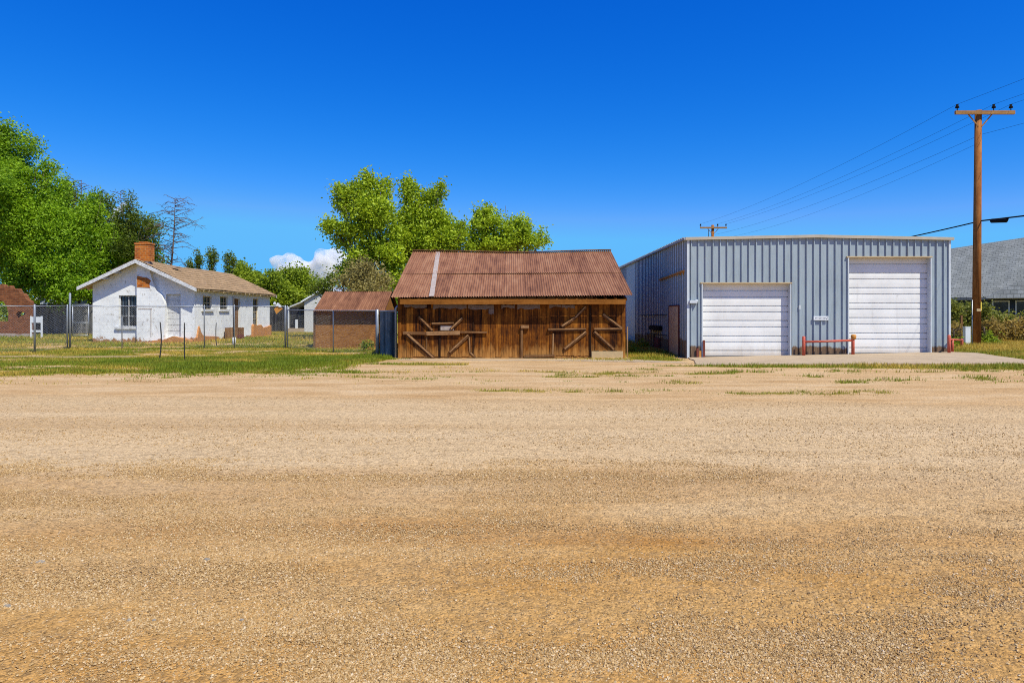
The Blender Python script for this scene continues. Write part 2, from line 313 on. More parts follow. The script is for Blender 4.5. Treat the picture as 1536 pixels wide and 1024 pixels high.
MT = dict(
    road=m_road(), ground=m_ground(),
    barn=m_wood('barn_boards', (.018, .0045, .0015), (.145, .042, .004), (.40, .145, .016), dirt=(.042, .011, .002), fine=15, foot=(.43, .205, .055), lo=.42),
    barn_trim=m_wood('barn_fascia', (.07, .024, .004), (.21, .075, .010), (.34, .135, .025), 'X', fine=14),
    grey_wood=m_wood('weathered_timber', (.045, .018, .008), (.165, .075, .028), (.36, .20, .09), 'X', fine=12),
    grey_wood_z=m_wood('weathered_post', (.06, .026, .012), (.20, .10, .04), (.36, .21, .10), 'Z', fine=14),
    gap_wood=m_wood('gap_shade_wood', (.010, .004, .002), (.030, .012, .005), (.07, .03, .013), 'Z', fine=14),
    dark_wood=m_wood('dark_boards', (.012, .011, .011), (.035, .033, .034), (.075, .07, .07), 'Z'),
    slat=m_wood('slate_slats', (.020, .024, .026), (.065, .076, .078), (.22, .225, .21), 'Z', fine=12),
    rust=m_rust(), zinc=m_plain('dull_zinc', (.40, .33, .28), .6, .3, 5, .0, .4, dirt=(.28, .16, .11)),
    old_zinc=m_plain('rusty_zinc', (.17, .125, .105), .7, .4, 9, dirt=(.10, .04, .02)),
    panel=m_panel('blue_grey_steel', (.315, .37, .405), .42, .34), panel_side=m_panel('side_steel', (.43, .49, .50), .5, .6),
    panel_pale=m_panel('pale_steel', (.36, .46, .54), .5), trim_white=m_plain('white_trim', (.54, .58, .61), .5, .1, 3),
    tan_door=m_plain('tan_door', (.80, .58, .32), .6, .2, 4, dirt=(.45, .22, .1)), tan=m_plain('tan_metal', (.50, .38, .22), .6, .2, 4), roof_trim=m_plain('roof_trim', (.46, .40, .31), .5, .15, 4),
    white_door=m_white_door(), plaster=m_plaster(),
    white_paint=m_plain('flaking_white', (.66, .66, .66), .75, .2, 7, dirt=(.25, .22, .2), dirt_amt=.5),
    adobe=m_plain('bare_adobe', (.48, .205, .060), .95, .55, 8, bump=.8, dirt=(.5, .4, .32), dirt_amt=.2),
    shed_wall=None,
    brick=m_brick('chimney_brick', (.60, .19, .030), (.33, .08, .018), (.50, .30, .14), .30, .125),
    brick_old=m_brick('old_brick', (.27, .098, .040), (.15, .05, .024), (.24, .14, .085), .32, .13),
    shingle_e=m_shingle('tan_shingles', (.47, .315, .175), (.35, .235, .13), (.19, .125, .07), 'Y', 'X', .17, .2),
    shingle_g=m_shingle('grey_shingles', (.25, .262, .25), (.20, .212, .20), (.125, .135, .13), 'X', 'Y', .2, .35),
    grey_roof=m_plain('grey_tin', (.32, .34, .37), .5, .15, 2),
    navy=m_plain('navy_siding', (.035, .05, .08), .7, .2, 3), glass=None,
    fence_grey=m_wood('silvered_boards', (.045, .045, .048), (.115, .112, .112), (.22, .21, .20), 'Z', fine=16),
    galv=m_plain('galvanised', (.30, .32, .35), .45, .2, 8, .4, .5), mesh=m_plain('fence_wire', (.40, .41, .42), .5, .1, 8, .3, .5),
    dark_steel=m_plain('dark_steel', (.035, .032, .032), .7, .3, 12, .2, .4), black=m_plain('black_metal', (.010, .010, .011), .85, .2, 8, spec=.1),
    red=m_plain('red_pipe_paint', (.50, .085, .045), .55, .3, 7, 0, .4, dirt=(.52, .22, .11), dirt_amt=.35), redrust=m_plain('rusty_guard', (.17, .045, .03), .8, .3, 9),
    concrete=m_plain('concrete', (.42, .315, .205), .9, .16, 1.2, dirt=(.30, .21, .13), dirt_amt=.2), block=m_plain('pale_block', (.50, .36, .19), .9, .15, 8),
    pole=m_wood('pole_timber', (.12, .040, .010), (.29, .105, .026), (.45, .20, .06), 'Z', 14), arm=m_wood('arm_timber', (.16, .07, .02), (.33, .17, .06), (.42, .25, .1), 'X', 22),
    bark=m_wood('bark', (.05, .035, .025), (.12, .09, .065), (.2, .16, .12), 'Z', 14), deadwood=m_wood('dead_wood', (.06, .04, .03), (.13, .09, .07), (.22, .17, .14), 'Z', 14),
    orange=m_plain('orange_board', (.55, .24, .05), .7, .15, 6), white=m_plain('white_plastic', (.70, .72, .74), .5, .06, 4), yellow=m_plain('yellow_strip', (.75, .55, .08), .6, .1, 4),
    leaf_a=m_leaf('broad_leaf', (.055, .13, .006), (.36, .55, .022)), leaf_b=m_leaf('light_leaf', (.09, .165, .008), (.51, .62, .03)),
    leaf_d=m_leaf('dark_leaf', (.035, .065, .010), (.20, .26, .022)), leaf_c=m_leaf('mid_leaf', (.08, .14, .010), (.36, .44, .025)),
    leaf_dry=m_leaf('dry_leaf', (.14, .12, .025), (.46, .38, .13)), leaf_straw=m_leaf('straw_leaf', (.17, .12, .022), (.52, .36, .09)),
    leaf_hedge=m_leaf('hedge_leaf', (.055, .075, .010), (.36, .36, .05)), grass=m_leaf('grass_blades', (.17, .235, .008), (.62, .42, .075), .3),
    pebble=m_tint('pebbles', [(0, (.17, .105, .052)), (.3, (.41, .245, .09)), (.7, (.55, .385, .195)), (1, (.67, .53, .37))]),
    rock=m_plain('grey_rock', (.27, .235, .19), .85, .3, 20),
)
def m_shedwall():
    M = Mat('brown_board'); n = M.noise(5, 6, M.map((.5, 1, 1.4)), .7, 1.2); f = M.noise(22, 5, M.map((.4, 1, 1)), .7)
    c = M.ramp(M.math('ADD', M.math('MULTIPLY', n, .5), M.math('MULTIPLY', f, .5)), [(.34, (.13, .046, .010)), (.5, (.31, .130, .030)), (.66, (.45, .23, .075))])
    return M.pbr(c, .9, 0, M.bump(f, .5, .01), .15)
MT['shed_wall'] = m_shedwall()
def m_glass():
    M = Mat('dark_window'); n = M.noise(3, 3); return M.pbr(M.ramp(n, [(.35, (.012, .016, .02)), (.7, (.07, .085, .10))]), .12, 0, None, .6)
MT['glass'] = m_glass()

# ------------------------------------------------------------------ camera, sun, sky
cam = bpy.data.cameras.new('camera'); co = bpy.data.objects.new('camera', cam); C.objects.link(co); S.camera = co
co.location = (0, 0, H); co.rotation_euler = (R(90), 0, 0); cam.lens = 24; cam.sensor_width = 36; cam.shift_y = -(512 - HY) / 1536; cam.clip_end = 6000; cam.clip_start = .05
AZ, EL = R(42), R(56)
sd = Vector((math.sin(AZ) * math.cos(EL), -math.cos(AZ) * math.cos(EL), math.sin(EL)))
sl = bpy.data.lights.new('sun', 'SUN'); sl.energy = 4.6; sl.angle = R(.53); sl.color = (1, .965, .80); so = bpy.data.objects.new('sun', sl); C.objects.link(so)
so.rotation_euler = (-sd).to_track_quat('-Z', 'Y').to_euler(); so.location = sd * 60
W = bpy.data.worlds.new('World'); S.world = W; W.use_nodes = True; nt = W.node_tree; nt.nodes.clear()
sk = nt.nodes.new('ShaderNodeTexSky'); sk.sky_type = 'NISHITA'; sk.sun_disc = False; sk.sun_elevation = EL; sk.sun_rotation = math.pi - AZ
sk.altitude = 1200; sk.air_density = 1.0; sk.dust_density = .1; sk.ozone_density = 5.0
hs = nt.nodes.new('ShaderNodeHueSaturation'); hs.inputs['Saturation'].default_value = 1.25; hs.inputs['Value'].default_value = 1.0
bg = nt.nodes.new('ShaderNodeBackground'); bg.inputs[1].default_value = .15; wo = nt.nodes.new('ShaderNodeOutputWorld')
nt.links.new(sk.outputs[0], hs.inputs['Color']); # clear high-desert sky: deepen the Nishita colour channel by channel
sp_ = nt.nodes.new('ShaderNodeSeparateColor'); cb_ = nt.nodes.new('ShaderNodeCombineColor'); nt.links.new(hs.outputs[0], sp_.inputs[0]); K_ = .1785
for ch_, (pw, am, lim) in enumerate(((2.5, 4.0, .125), (1.16, .709, .50), (.64, .93, .98))):
    n0 = nt.nodes.new('ShaderNodeMath'); n0.operation = 'MULTIPLY'; n0.inputs[1].default_value = K_; nt.links.new(sp_.outputs[ch_], n0.inputs[0])
    n1_ = nt.nodes.new('ShaderNodeMath'); n1_.operation = 'POWER'; n1_.inputs[1].default_value = pw; nt.links.new(n0.outputs[0], n1_.inputs[0])
    n2_ = nt.nodes.new('ShaderNodeMath'); n2_.operation = 'MULTIPLY'; n2_.inputs[1].default_value = am / K_; nt.links.new(n1_.outputs[0], n2_.inputs[0])
    n3_ = nt.nodes.new('ShaderNodeMath'); n3_.operation = 'MINIMUM'; n3_.inputs[1].default_value = lim / K_; nt.links.new(n2_.outputs[0], n3_.inputs[0]); nt.links.new(n3_.outputs[0], cb_.inputs[ch_])
nt.links.new(cb_.outputs[0], bg.inputs[0]); nt.links.new(bg.outputs[0], wo.inputs[0])
S.view_settings.view_transform = 'Standard'; S.view_settings.look = 'None'; S.view_settings.exposure = .25; S.view_settings.gamma = 1
S.cycles.use_denoising = False; S.cycles.filter_width = 1.0; S.cycles.max_bounces = 6; S.cycles.diffuse_bounces = 3; S.cycles.volume_bounces = 8; S.cycles.transparent_max_bounces = 8

# ------------------------------------------------------------------ ground, road, apron
def axis(lo, hi, step, far, k=1.35):
    a = list(np.arange(lo, hi + 1e-6, step)); s = step; v = lo
    pre = []
    while v > -far: s *= k; v -= s; pre.append(v)
    s = step; v = hi; post = []
    while v < far: s *= k; v += s; post.append(v)
    return np.array(pre[::-1] + a + post)
EDGE_PX = [(-30, 18.2), (-14, 18.6), (-10, 19.8), (-7, 21.0), (-5.5, 23.2), (-4.9, 26.6)]
APRON = [(6.35, 23.6), (9, 23.45), (13, 23.1), (17.2, 22.75), (24, 22.2), (24, 22.7), (20.2, 23.0), (17.9, 23.55), (17.95, 25.2), (18.2, 26.9), (17.72, 27.56), (7.1, 27.56), (6.85, 25.6)]
def in_poly(x, y, P):
    ins = np.zeros(np.shape(x), bool); n = len(P)
    for i in range(n):
        (x0, y0), (x1, y1) = P[i], P[(i + 1) % n]
        if y0 == y1: continue
        c = ((y0 > y) != (y1 > y)) & (x < (x1 - x0) * (y - y0) / (y1 - y0) + x0); ins ^= c
    return ins
def grass_mask(x, y):
    x = np.asarray(x, float); y = np.asarray(y, float)
    w = (fbm(x * .8, y * 1.2, 21) - .5) * 3.2 + (fbm(x * 3, y * 3, 25) - .5) * 1.2
    e = np.interp(x, [p[0] for p in EDGE_PX], [p[1] for p in EDGE_PX])
    m = sstep(-.8, 1.2, y - e + w * .8) * (x < -4.85)
    m = np.maximum(m, sstep(27.9, 29.2, y + w * .25) * (x > 4.4))
    m = np.maximum(m, (y > 30) * 1.0)
    fe = np.interp(x, [6.35, 13, 17.2, 24, 40], [23.55, 23.1, 22.75, 22.3, 21])          # front edge of the apron
    wid = np.interp(x, [4.5, 7.5, 10, 14, 18, 30], [.3, 1.2, 1.7, 2.3, 3.2, 5])
    m = np.maximum(m, .95 * sstep(-.02, .3, fe - y) * (1 - sstep(.35, 1.0, (fe - y) / wid + w * .16)) * (x > 4.6))
    m = np.maximum(m, sstep(.0, .6, x - 17.9 + w * .1) * (y > 23.3))
    m = np.maximum(m, .95 * np.exp(-((x - 3.9 + w * .2) / 1.5) ** 2 - ((y - 26.6 + .12 * w) / .8) ** 2))
    m = np.maximum(m, sstep(4.5, 5.0, x) * (1 - sstep(6.2, 6.9, x)) * sstep(25.4, 26.4, y + w * .3))
    m = np.maximum(m, .8 * sstep(.3, .6, np.exp(-((y - 24.2 + w * .1) / .5) ** 2) * ((x > -4.6) & (x < -1.5)) * fbm(x * .6, y * 2, 44) * 1.9))
    m = np.maximum(m, .6 * sstep(.5, .64, fbm(x * .45 + 5, y * 2.4, 87)) * sstep(-3.4, -1.2, y - e) * (1 - sstep(.3, 1, y - e)) * (x < -4))
    m = np.where((x < -4.85) & (y < 40), m * (.25 + .75 * sstep(.34, .52, fbm(x * .7 + 3, y * 1.3, 95))), m)
    ln = 15.6 - .02 * x + (fbm(x * .3, x * 0, 30) - .5) * 1.4                           # the broken line of tufts near the road
    m = np.maximum(m, .8 * np.exp(-((y - ln) / .38) ** 2) * sstep(.46, .6, fbm(x * .55 + 2, y * .8, 31)) * ((x > -1.3) & (x < 8.5)))
    m = np.maximum(m, .75 * sstep(.57, .7, fbm(x * .7 + 9, y * 1.6, 37)) * sstep(16.4, 18, y) * (1 - sstep(22.4, 23.2, y)) * sstep(-6, 2, x))
    m = np.maximum(m, .6 * sstep(.56, .68, fbm(x * .5 + 4, y * 1.8, 39)) * sstep(17, 19, y) * (1 - sstep(23, 24.5, y)) * (x < -2))
    m = np.where((y < 23) & ((x < 7.5) | (y < 21.3 - .02 * x)), m * (.12 + .88 * sstep(.38, .56, fbm(x * 2.2 + 1, y * 4.5, 97))), m)
    out = in_poly(x, y, APRON) | ((x > -4.65) & (x < 4.62) & (y > 27.5)) | ((x > 7.0) & (x < 17.75) & (y > 27.5))
    return np.where(out, 0, np.clip(m, 0, 1))
xs = axis(-27, 25, .17, 2600); ys = axis(12, 47, .17, 2600)
GX, GY = np.meshgrid(xs, ys); nx, ny = len(xs), len(ys)
inside = sstep(-.15, .35, road_edge(GX) - GY)
GZ = g(GX, GY) - .03 * inside
V = np.stack([GX, GY, GZ], -1).reshape(-1, 3); I = np.arange(nx * ny).reshape(ny, nx)
Fq = np.stack([I[:-1, :-1], I[:-1, 1:], I[1:, 1:], I[1:, :-1]], -1).reshape(-1, 4)
tag(npmesh('ground', V, Fq, MT['ground'], smooth=True, attrs={'grass': grass_mask(GX, GY).ravel()}), 'bare dirt verge and weedy field around the buildings', 'ground', kind='structure')

rx = axis(-24, 24, .2, 300); vv = np.concatenate([np.linspace(0, .86, 44), np.linspace(.865, 1, 36)])
ex = road_edge(rx); RX = np.repeat(rx[None], len(vv), 0); RY = -14 + vv[:, None] * (ex[None] + 14)
rut = (fbm(RX * .12, RY * 1.1, 61) - .5) * .028 * (1 - sstep(.93, 1, vv))[:, None]
RZ = .004 + .012 * (1 - sstep(.97, 1.0, vv))[:, None] + rut - .020 * sstep(.99, 1, vv)[:, None]
RZ = np.maximum(RZ, -.02)
ed = np.clip(1 - (ex[None] - RY) / (1.0 + 1.6 * fbm(RX * .4, RY * .5, 66)), 0, 1) ** 1.3
n1, n2 = len(vv), len(rx); I = np.arange(n1 * n2).reshape(n1, n2)
Fq = np.stack([I[:-1, :-1], I[:-1, 1:], I[1:, 1:], I[1:, :-1]], -1).reshape(-1, 4)
tag(npmesh('gravel_road', np.stack([RX, RY, RZ], -1).reshape(-1, 3), Fq, MT['road'], smooth=True, attrs={'edge': ed.ravel()}), 'wide unpaved road of pale gravel and orange sand', 'road', kind='structure')

def slab(name, P, top, mat, label, cat, wob=.06):
    pts = []
    for i in range(len(P)):
        a, b = np.array(P[i]), np.array(P[(i + 1) % len(P)]); k = max(1, int(np.linalg.norm(b - a) / .3))
        for j in range(k):
            q = a + (b - a) * j / k; straight = q[1] > 27.5
            pts.append((q[0] + (0 if straight else random.uniform(-wob, wob) * .5), q[1] + (0 if straight else random.uniform(-wob, wob))))
    import mathutils.geometry as mg
    # interior grid so the slab follows the ground
    inner = [(x, y) for x in np.arange(min(p[0] for p in P), max(p[0] for p in P), .5) for y in np.arange(min(p[1] for p in P), max(p[1] for p in P), .5)]
    arr = np.array(inner); keep = in_poly(arr[:, 0], arr[:, 1], P); pa = np.array(pts)
    inn = [tuple(q) for q in arr[keep] if np.min(np.hypot(pa[:, 0] - q[0], pa[:, 1] - q[1])) > .18]
    allp = pts + inn; n = len(pts)
    r = mg.delaunay_2d_cdt([Vector(p) for p in allp], [(i, (i + 1) % n) for i in range(n)], [list(range(n))], 1, 1e-5)
    m = MB(); m.add([(v.x, v.y, gz(v.x, v.y) + top) for v in r[0]], [tuple(f) for f in r[2]])
    for i in range(n):
        a, b = pts[i], pts[(i + 1) % n]
        m.quad((a[0], a[1], gz(*a) + top), (b[0], b[1], gz(*b) + top), (b[0], b[1], gz(*b) - .12), (a[0], a[1], gz(*a) - .12))
    return tag(m.build(name, mat), label, cat, kind='structure')
slab('concrete_apron', APRON, .035, MT['concrete'], 'pale concrete apron in front of the garage doors', 'pavement')
slab('barn_threshold', [(-4.4, 26.9), (-1, 26.75), (2.2, 26.8), (4.5, 26.9), (6.2, 25.2), (6.3, 24.7), (4.2, 25.3), (1.6, 25.9), (-1.2, 26.1), (-4.4, 26.3)], .012, MT['concrete'], 'thin strip of bare concrete before the barn doors', 'pavement', .12)
m = MB()
for i in range(60):
    x = -27 + i * .5; a = Vector((x, 27.9 + .12 * math.sin(x * .7), 0)); b = Vector((x + .5, 27.9 + .12 * math.sin((x + .5) * .7), 0))
    if b.x > -12.2: break
    m.bar((a.x, a.y, gz(a.x, a.y) + .02), (b.x + .01, b.y, gz(b.x, b.y) + .02), .10, .10, tint=random.random())
tag(m.build('kerb_strip', MT['block']), 'low pale kerb running through the grass in front of the white house', 'kerb', kind='structure')

# ------------------------------------------------------------------ grass blades (stuff)
def blades(N, xr, yr, hmin, hmax, wid, seed, boost=None, thr=0.0):
    r = np.random.default_rng(seed); x = r.uniform(*xr, N); y = r.uniform(*yr, N)
    vis = np.abs(x) < .80 * y + 3
    m = grass_mask(x, y) * (.35 + .9 * fbm(x * 1.3, y * 1.3, 71)); k = vis & (r.random(N) < m) & (m > thr)
    x, y = x[k], y[k]; n = len(x); z = g(x, y) - .03 * sstep(-.15, .35, road_edge(x) - y)
    hh = r.uniform(hmin, hmax, n) * (.5 + 1.0 * fbm(x * .9, y * .9, 73)) * (.55 + .45 * m[k])
    if boost is not None: hh = hh * boost(x, y)
    a = r.uniform(0, 2 * np.pi, n); lx, ly = np.cos(a), np.sin(a); ln = r.uniform(.1, .8, n) * hh; w = wid * r.uniform(.6, 1.4, n)
    a2 = a + r.uniform(.6, 2.4, n); wx, wy = np.cos(a2) * w / 2, np.sin(a2) * w / 2
    P0 = np.stack([x - wx, y - wy, z - .02], -1); P1 = np.stack([x + wx, y + wy, z - .02], -1)
    P2 = np.stack([x + lx * ln, y + ly * ln, z + hh], -1)
    dry = np.clip((fbm(x * .4, y * .6, 77) - .5) * 3.0 + .42 + r.normal(0, .17, n) - .55 * np.exp(-((y - 24.0 - .1 * x) / 4.0) ** 2) * sstep(-15, -10, x) * (x < -4) - .3 * (x > 6) * (y < 25), 0, 1)
    return P0, P1, P2, dry
def boost(x, y):
    b = np.ones_like(x)
    b += .9 * np.exp(-((y - 23.8 - .1 * x) / 2.6) ** 2) * sstep(-16, -9, x) * (x < -4.7) * (.4 + 1.2 * fbm(x * 1.4, y * 1.4, 99)) + .5 * (y < 25) * (x > 6)
    b += 1.2 * np.exp(-((x - 6.3) / .9) ** 2) * (y > 27.5) + .9 * np.exp(-((y - 29) / 1.6) ** 2) * ((x > -6.6) & (x < -4.9)) + .7 * (x > 18) * (y > 27)
    return b
parts_ = [blades(620000, (-30, 30), (17, 36), .03, .11, .024, 1, boost), blades(150000, (-44, 46), (34, 60), .05, .18, .045, 2, boost), blades(170000, (-15, -4.6), (19.5, 28), .04, .12, .024, 5, boost), blades(60000, (-3, 12), (14.5, 18), .03, .10, .018, 3)]
P0, P1, P2, T = [np.concatenate(q) for q in zip(*parts_)]; n = len(P0)
V = np.stack([P0, P1, P2], 1).reshape(-1, 3)
tag(npmesh('grass', V, np.arange(3 * n).reshape(n, 3), MT['grass'], np.repeat(T, 3)), 'patchy green and straw coloured grass over the field and verge', 'grass', kind='stuff')
print('blades', n)

# ------------------------------------------------------------------ gravel (stuff) and single rocks
def stones(N, yr, smin, smax, seed, thr):
    r = np.random.default_rng(seed)
    y = yr[0] * (yr[1] / yr[0]) ** r.random(N); x = r.uniform(-.82, .82, N) * y + r.uniform(-.4, .4, N)
    m = .5 * fbm(x * .2, y * .85, 51) + .5 * fbm(x * 1.1, y * 2.4, 52); k = (r.random(N) < (sstep(thr, thr + .16, m) + .08) * (1 - .85 * sstep(6, 9, y))) & (y < road_edge(x) - .3)
    x, y = x[k], y[k]; n = len(x); s = smin * (smax / smin) ** (r.random(n) ** 2.2)
    rz = .016 + (fbm(x * .12, y * 1.1, 61) - .5) * .028
    d = np.array([(1, 0, 0), (0, 1, 0), (-1, 0, 0), (0, -1, 0), (0, 0, 1), (.0, 0, -1)], float)
    d = d[None] * r.uniform(.55, 1.25, (n, 6, 1)) + r.normal(0, .18, (n, 6, 3)); d[..., 2] *= r.uniform(.55, 1.05, (n, 1))
    a = r.uniform(0, 6.28, n); c, s_ = np.cos(a)[:, None], np.sin(a)[:, None]
    P = np.stack([d[..., 0] * c - d[..., 1] * s_, d[..., 0] * s_ + d[..., 1] * c, d[..., 2]], -1) * (s / 2)[:, None, None]
    P += np.stack([x, y, rz + s * .2], -1)[:, None]
    f = np.array([(0, 1, 4), (1, 2, 4), (2, 3, 4), (3, 0, 4), (1, 0, 5), (2, 1, 5), (3, 2, 5), (0, 3, 5)])
    return P.reshape(-1, 3), (f[None] + 6 * np.arange(n)[:, None, None]).reshape(-1, 3), np.repeat(r.beta(2.2, 2.6, n), 6)
A = [stones(800000, (2.6, 8.5), .005, .019, 11, .44), stones(330000, (7, 14.5), .009, .026, 12, .45), stones(900, (2.7, 11), .02, .034, 13, .42)]
off = 0; VV, FF, TT = [], [], []
for v, f, t in A: VV.append(v); FF.append(f + off); TT.append(t); off += len(v)
tag(npmesh('gravel', np.concatenate(VV), np.concatenate(FF), MT['pebble'], np.concatenate(TT)), 'loose pebbles strewn in drifts over the road', 'gravel', kind='stuff')
print('stones', sum(len(t) // 6 for t in TT))
def rock(px, py, w, h, label):
    D = H * F / (py - HY); p = Vector((X(px, D), D, .0)); w *= .8; r = random.Random(px); m = MB(); vs = []; n = 9
    for ring, (k, zz) in enumerate(((1, 0), (.9, .55), (.5, 1))):
        for i in range(n):
            a = 6.283 * i / n; q = r.uniform(.75, 1.2); vs.append(p + Vector((math.cos(a) * w * .5 * k * q, math.sin(a) * w * .36 * k * q, zz * h * r.uniform(.8, 1.1))))
    fs = [(j * n + i, j * n + (i + 1) % n, (j + 1) * n + (i + 1) % n, (j + 1) * n + i) for j in range(2) for i in range(n)] + [tuple(range(2 * n, 3 * n))]
    m.add(vs, fs); tag(m.build('rock', MT['rock']), label, 'rock', 'loose grey rocks on the road')
for a in ((60, 846, .13, .025, 'flat pale grey rock slab lying in the orange sand'), (311, 844, .075, .035, 'angular grey rock among drifted pebbles mid road'), (12, 914, .07, .03, 'dark grey rock at the road edge of the photo on coarse gravel'),
          (194, 936, .06, .03, 'small grey rock on coarse gravel beside its smaller neighbour'), (231, 936, .05, .03, 'smallest grey rock, standing a little past a bigger one'), (362, 936, .055, .03, 'lone grey rock on smooth orange sand')): rock(*a)

# ------------------------------------------------------------------ generic building pieces
def holed(mb, P, u, n, u0, u1, z0, z1, holes, depth, tint=.5):
    """wall face from P along u, openings cut out with reveals of DEPTH going inwards (-n)"""
    P = Vector(P); u = Vector(u); n = Vector(n); us = sorted({u0, u1, *[h[0] for h in holes], *[h[1] for h in holes]}); zs = sorted({z0, z1, *[h[2] for h in holes], *[h[3] for h in holes]})
    us = [a for a in us if u0 <= a <= u1]; zs = [a for a in zs if z0 <= a <= z1]
    q = lambda a, z, d=0: P + u * a + Vector((0, 0, z)) - n * d
    for a, b in zip(us, us[1:]):
        for c, d in zip(zs, zs[1:]):
            if any(h[0] < (a + b) / 2 < h[1] and h[2] < (c + d) / 2 < h[3] for h in holes): continue
            mb.quad(q(a, c), q(b, c), q(b, d), q(a, d), tint)
    for a, b, c, d in holes:
        mb.quad(q(a, c), q(a, d), q(a, d, depth), q(a, c, depth)); mb.quad(q(b, d), q(b, c), q(b, c, depth), q(b, d, depth))
        mb.quad(q(a, d), q(b, d), q(b, d, depth), q(a, d, depth)); mb.quad(q(b, c), q(a, c), q(a, c, depth), q(b, c, depth))
def corrugate(mb, A, B, Cc, Dd, pitch, amp, rows=6, sag=0, tintf=None, wob=0):
    """A,B eave ends; Cc,Dd ridge ends (Cc above A). Ribs run up the slope."""
    A, B, Cc, Dd = map(Vector, (A, B, Cc, Dd)); L = (B - A).length; n = int(L / pitch * 6); nrm = (B - A).cross(Cc - A).normalized()
    if nrm.z < 0: nrm = -nrm
    o = len(mb.v)
    for j in range(rows + 1):
        v = j / rows
        for i in range(n + 1):
            t = i / n; p = (A + (B - A) * t).lerp(Cc + (Dd - Cc) * t, v) + nrm * amp * math.sin(t * L / pitch * 2 * math.pi)
            p.z -= sag * v * math.sin(math.pi * t) + wob * math.sin(t * 9 + v * 3) * v
            mb.v.append(tuple(p)); mb.t.append(tintf(t, v) if tintf else .5)
    for j in range(rows):
        for i in range(n):
            a = o + j * (n + 1) + i; mb.f.append((a, a + 1, a + n + 2, a + n + 1)); mb.sm.append(True)

# ------------------------------------------------------------------ the wooden barn
YB = 27.6; q = YB / F
bx = lambda px: X(px, YB)
bz = lambda py: Z(py, YB)
barn = thing('wooden_barn', 'weathered brown plank barn with a rusty corrugated roof and braced doors', 'barn', (0, YB, 0))
m = MB(); x = bx(597); i = 0; r = random.Random(3)
while x < bx(938) - .02:
    w = min(r.uniform(.14, .24), bx(938) - x)
    mid = x + w / 2
    fine = bx(735) < mid < bx(880)
    t = r.uniform(.38, .62) if fine else r.uniform(.2, .8)
    skip = any(bx(a) < mid < bx(b) for a, b in ((610, 659), (661, 709), (822, 884), (887, 936)))
    m.box(x, x + w - .008, YB + r.uniform(0, .008), YB + .035, r.uniform(.0, .05), 2.33, t)
    x += w
m.build('wall', MT['barn'], barn)
m = MB(); m.box(bx(597), bx(938), YB + .04, YB + .08, -.1, 2.33)          # dark backing behind the gaps, side and back walls
XL, XR, YK, ZR, ZE = bx(597), bx(938), 39.4, 4.85, 2.33
for xx in (XL, XR - .04): m.prism([(xx, YB + .08, -.1), (xx, YK, -.1), (xx, YK, 2.33), (xx, 33.3, 4.68), (xx, YB + .08, 2.33)], (.04, 0, 0), .35)
m.box(XL, XR, YK, YK + .04, -.1, 2.33)
m.each('wall', MT['barn'], barn)
EY, EZl, EZr, ex0, ex1 = 27.18, Z(446, 27.18), Z(442.5, 27.18), X(586, 27.18), X(949, 27.18); RYB = 33.3; zl, zr = Z(377, RYB), Z(376.5, RYB)
def lerp3(a, b, t): return Vector(a).lerp(Vector(b), t)
E0, E1, K0, K1 = (ex0, EY, EZl), (ex1, EY, EZr), (ex0, RYB, zl), (ex1, RYB, zr)
ts = (3.25 - .02) / (ex1 - ex0)
m = MB(); mid = .455
tf = lambda t, v: .5 + .18 * math.sin(math.floor(t * 12.7) * 2.4) + .1 * math.sin(math.floor(t * 12.7) * 5.1 + v)
corrugate(m, E0, E1, lerp3(E0, K0, mid + .03), lerp3(E1, K1, mid + .03), .098, .019, 5, .035, tf, .0)
up = Vector((0, -.3, .93)).normalized() * .012
corrugate(m, lerp3(E0, K0, mid) + up, lerp3(E1, K1, mid) + up, Vector(K0) + up, Vector(K1) + up, .098, .019, 7, .07, lambda t, v: tf(t, v + 3), .018)
corrugate(m, (ex0, 39.8, EZl), (ex1, 39.8, EZr), K0, K1, .098, .012, 4, .07)
roof = m.build('roof', MT['rust'], barn)
m = MB(); a = Vector((-3.20, EY - .01, EZl + .045)); b = Vector((-3.60, RYB, zl + .02)); b.z -= .02
m.bar(a, b, .20, .02, (0, -.3, .9)); m.build('flashing_strip', MT['zinc'], roof)
m = MB()
for k in range(16):
    t0, t1 = k / 16, (k + 1) / 16; p = lerp3(K0, K1, t0); p2 = lerp3(K0, K1, t1)
    for pp, t in ((p, t0), (p2, t1)): pp.z += .05 - .07 * math.sin(math.pi * t) - .018 * math.sin(t * 9 + 3)
    m.bar(p, p2 + Vector((.02, 0, 0)), .3, .03, tint=random.random())
m.build('ridge_cap', MT['rust'], roof)
m = MB(); m.box(bx(602), bx(936), EY + .02, EY + .06, 2.17, 2.375, .6); m.build('fascia_board', MT['barn_trim'], barn)
m = MB()
for k in range(24): xx = bx(600) + k * .395; m.bar((xx, EY + .06, 2.36), (xx, YB + .3, 2.50), .06, .1, tint=random.random())
m.each('rafter', MT['barn_trim'], barn)
m = MB(); r = random.Random(5)                                              # torn strip of grey flashing under the eave
for a, b, t, d in ((606, 640, 456, 461), (650, 700, 456, 463), (702, 741, 456.5, 463), (733, 741, 463, 471), (752, 772, 457, 462), (776, 810, 456, 463), (824, 842, 456.5, 461), (843, 862, 457, 462)):
    n = 6; pts = [(bx(a + (b - a) * i / n), YB - .022, bz(t + r.uniform(0, 1))) for i in range(n + 1)] + [(bx(b - (b - a) * i / n), YB - .022, bz(d + r.uniform(-1.6, 1.6))) for i in range(n + 1)]
    m.prism(pts, (0, .015, 0))
m.each('torn_flashing', MT['old_zinc'], barn)
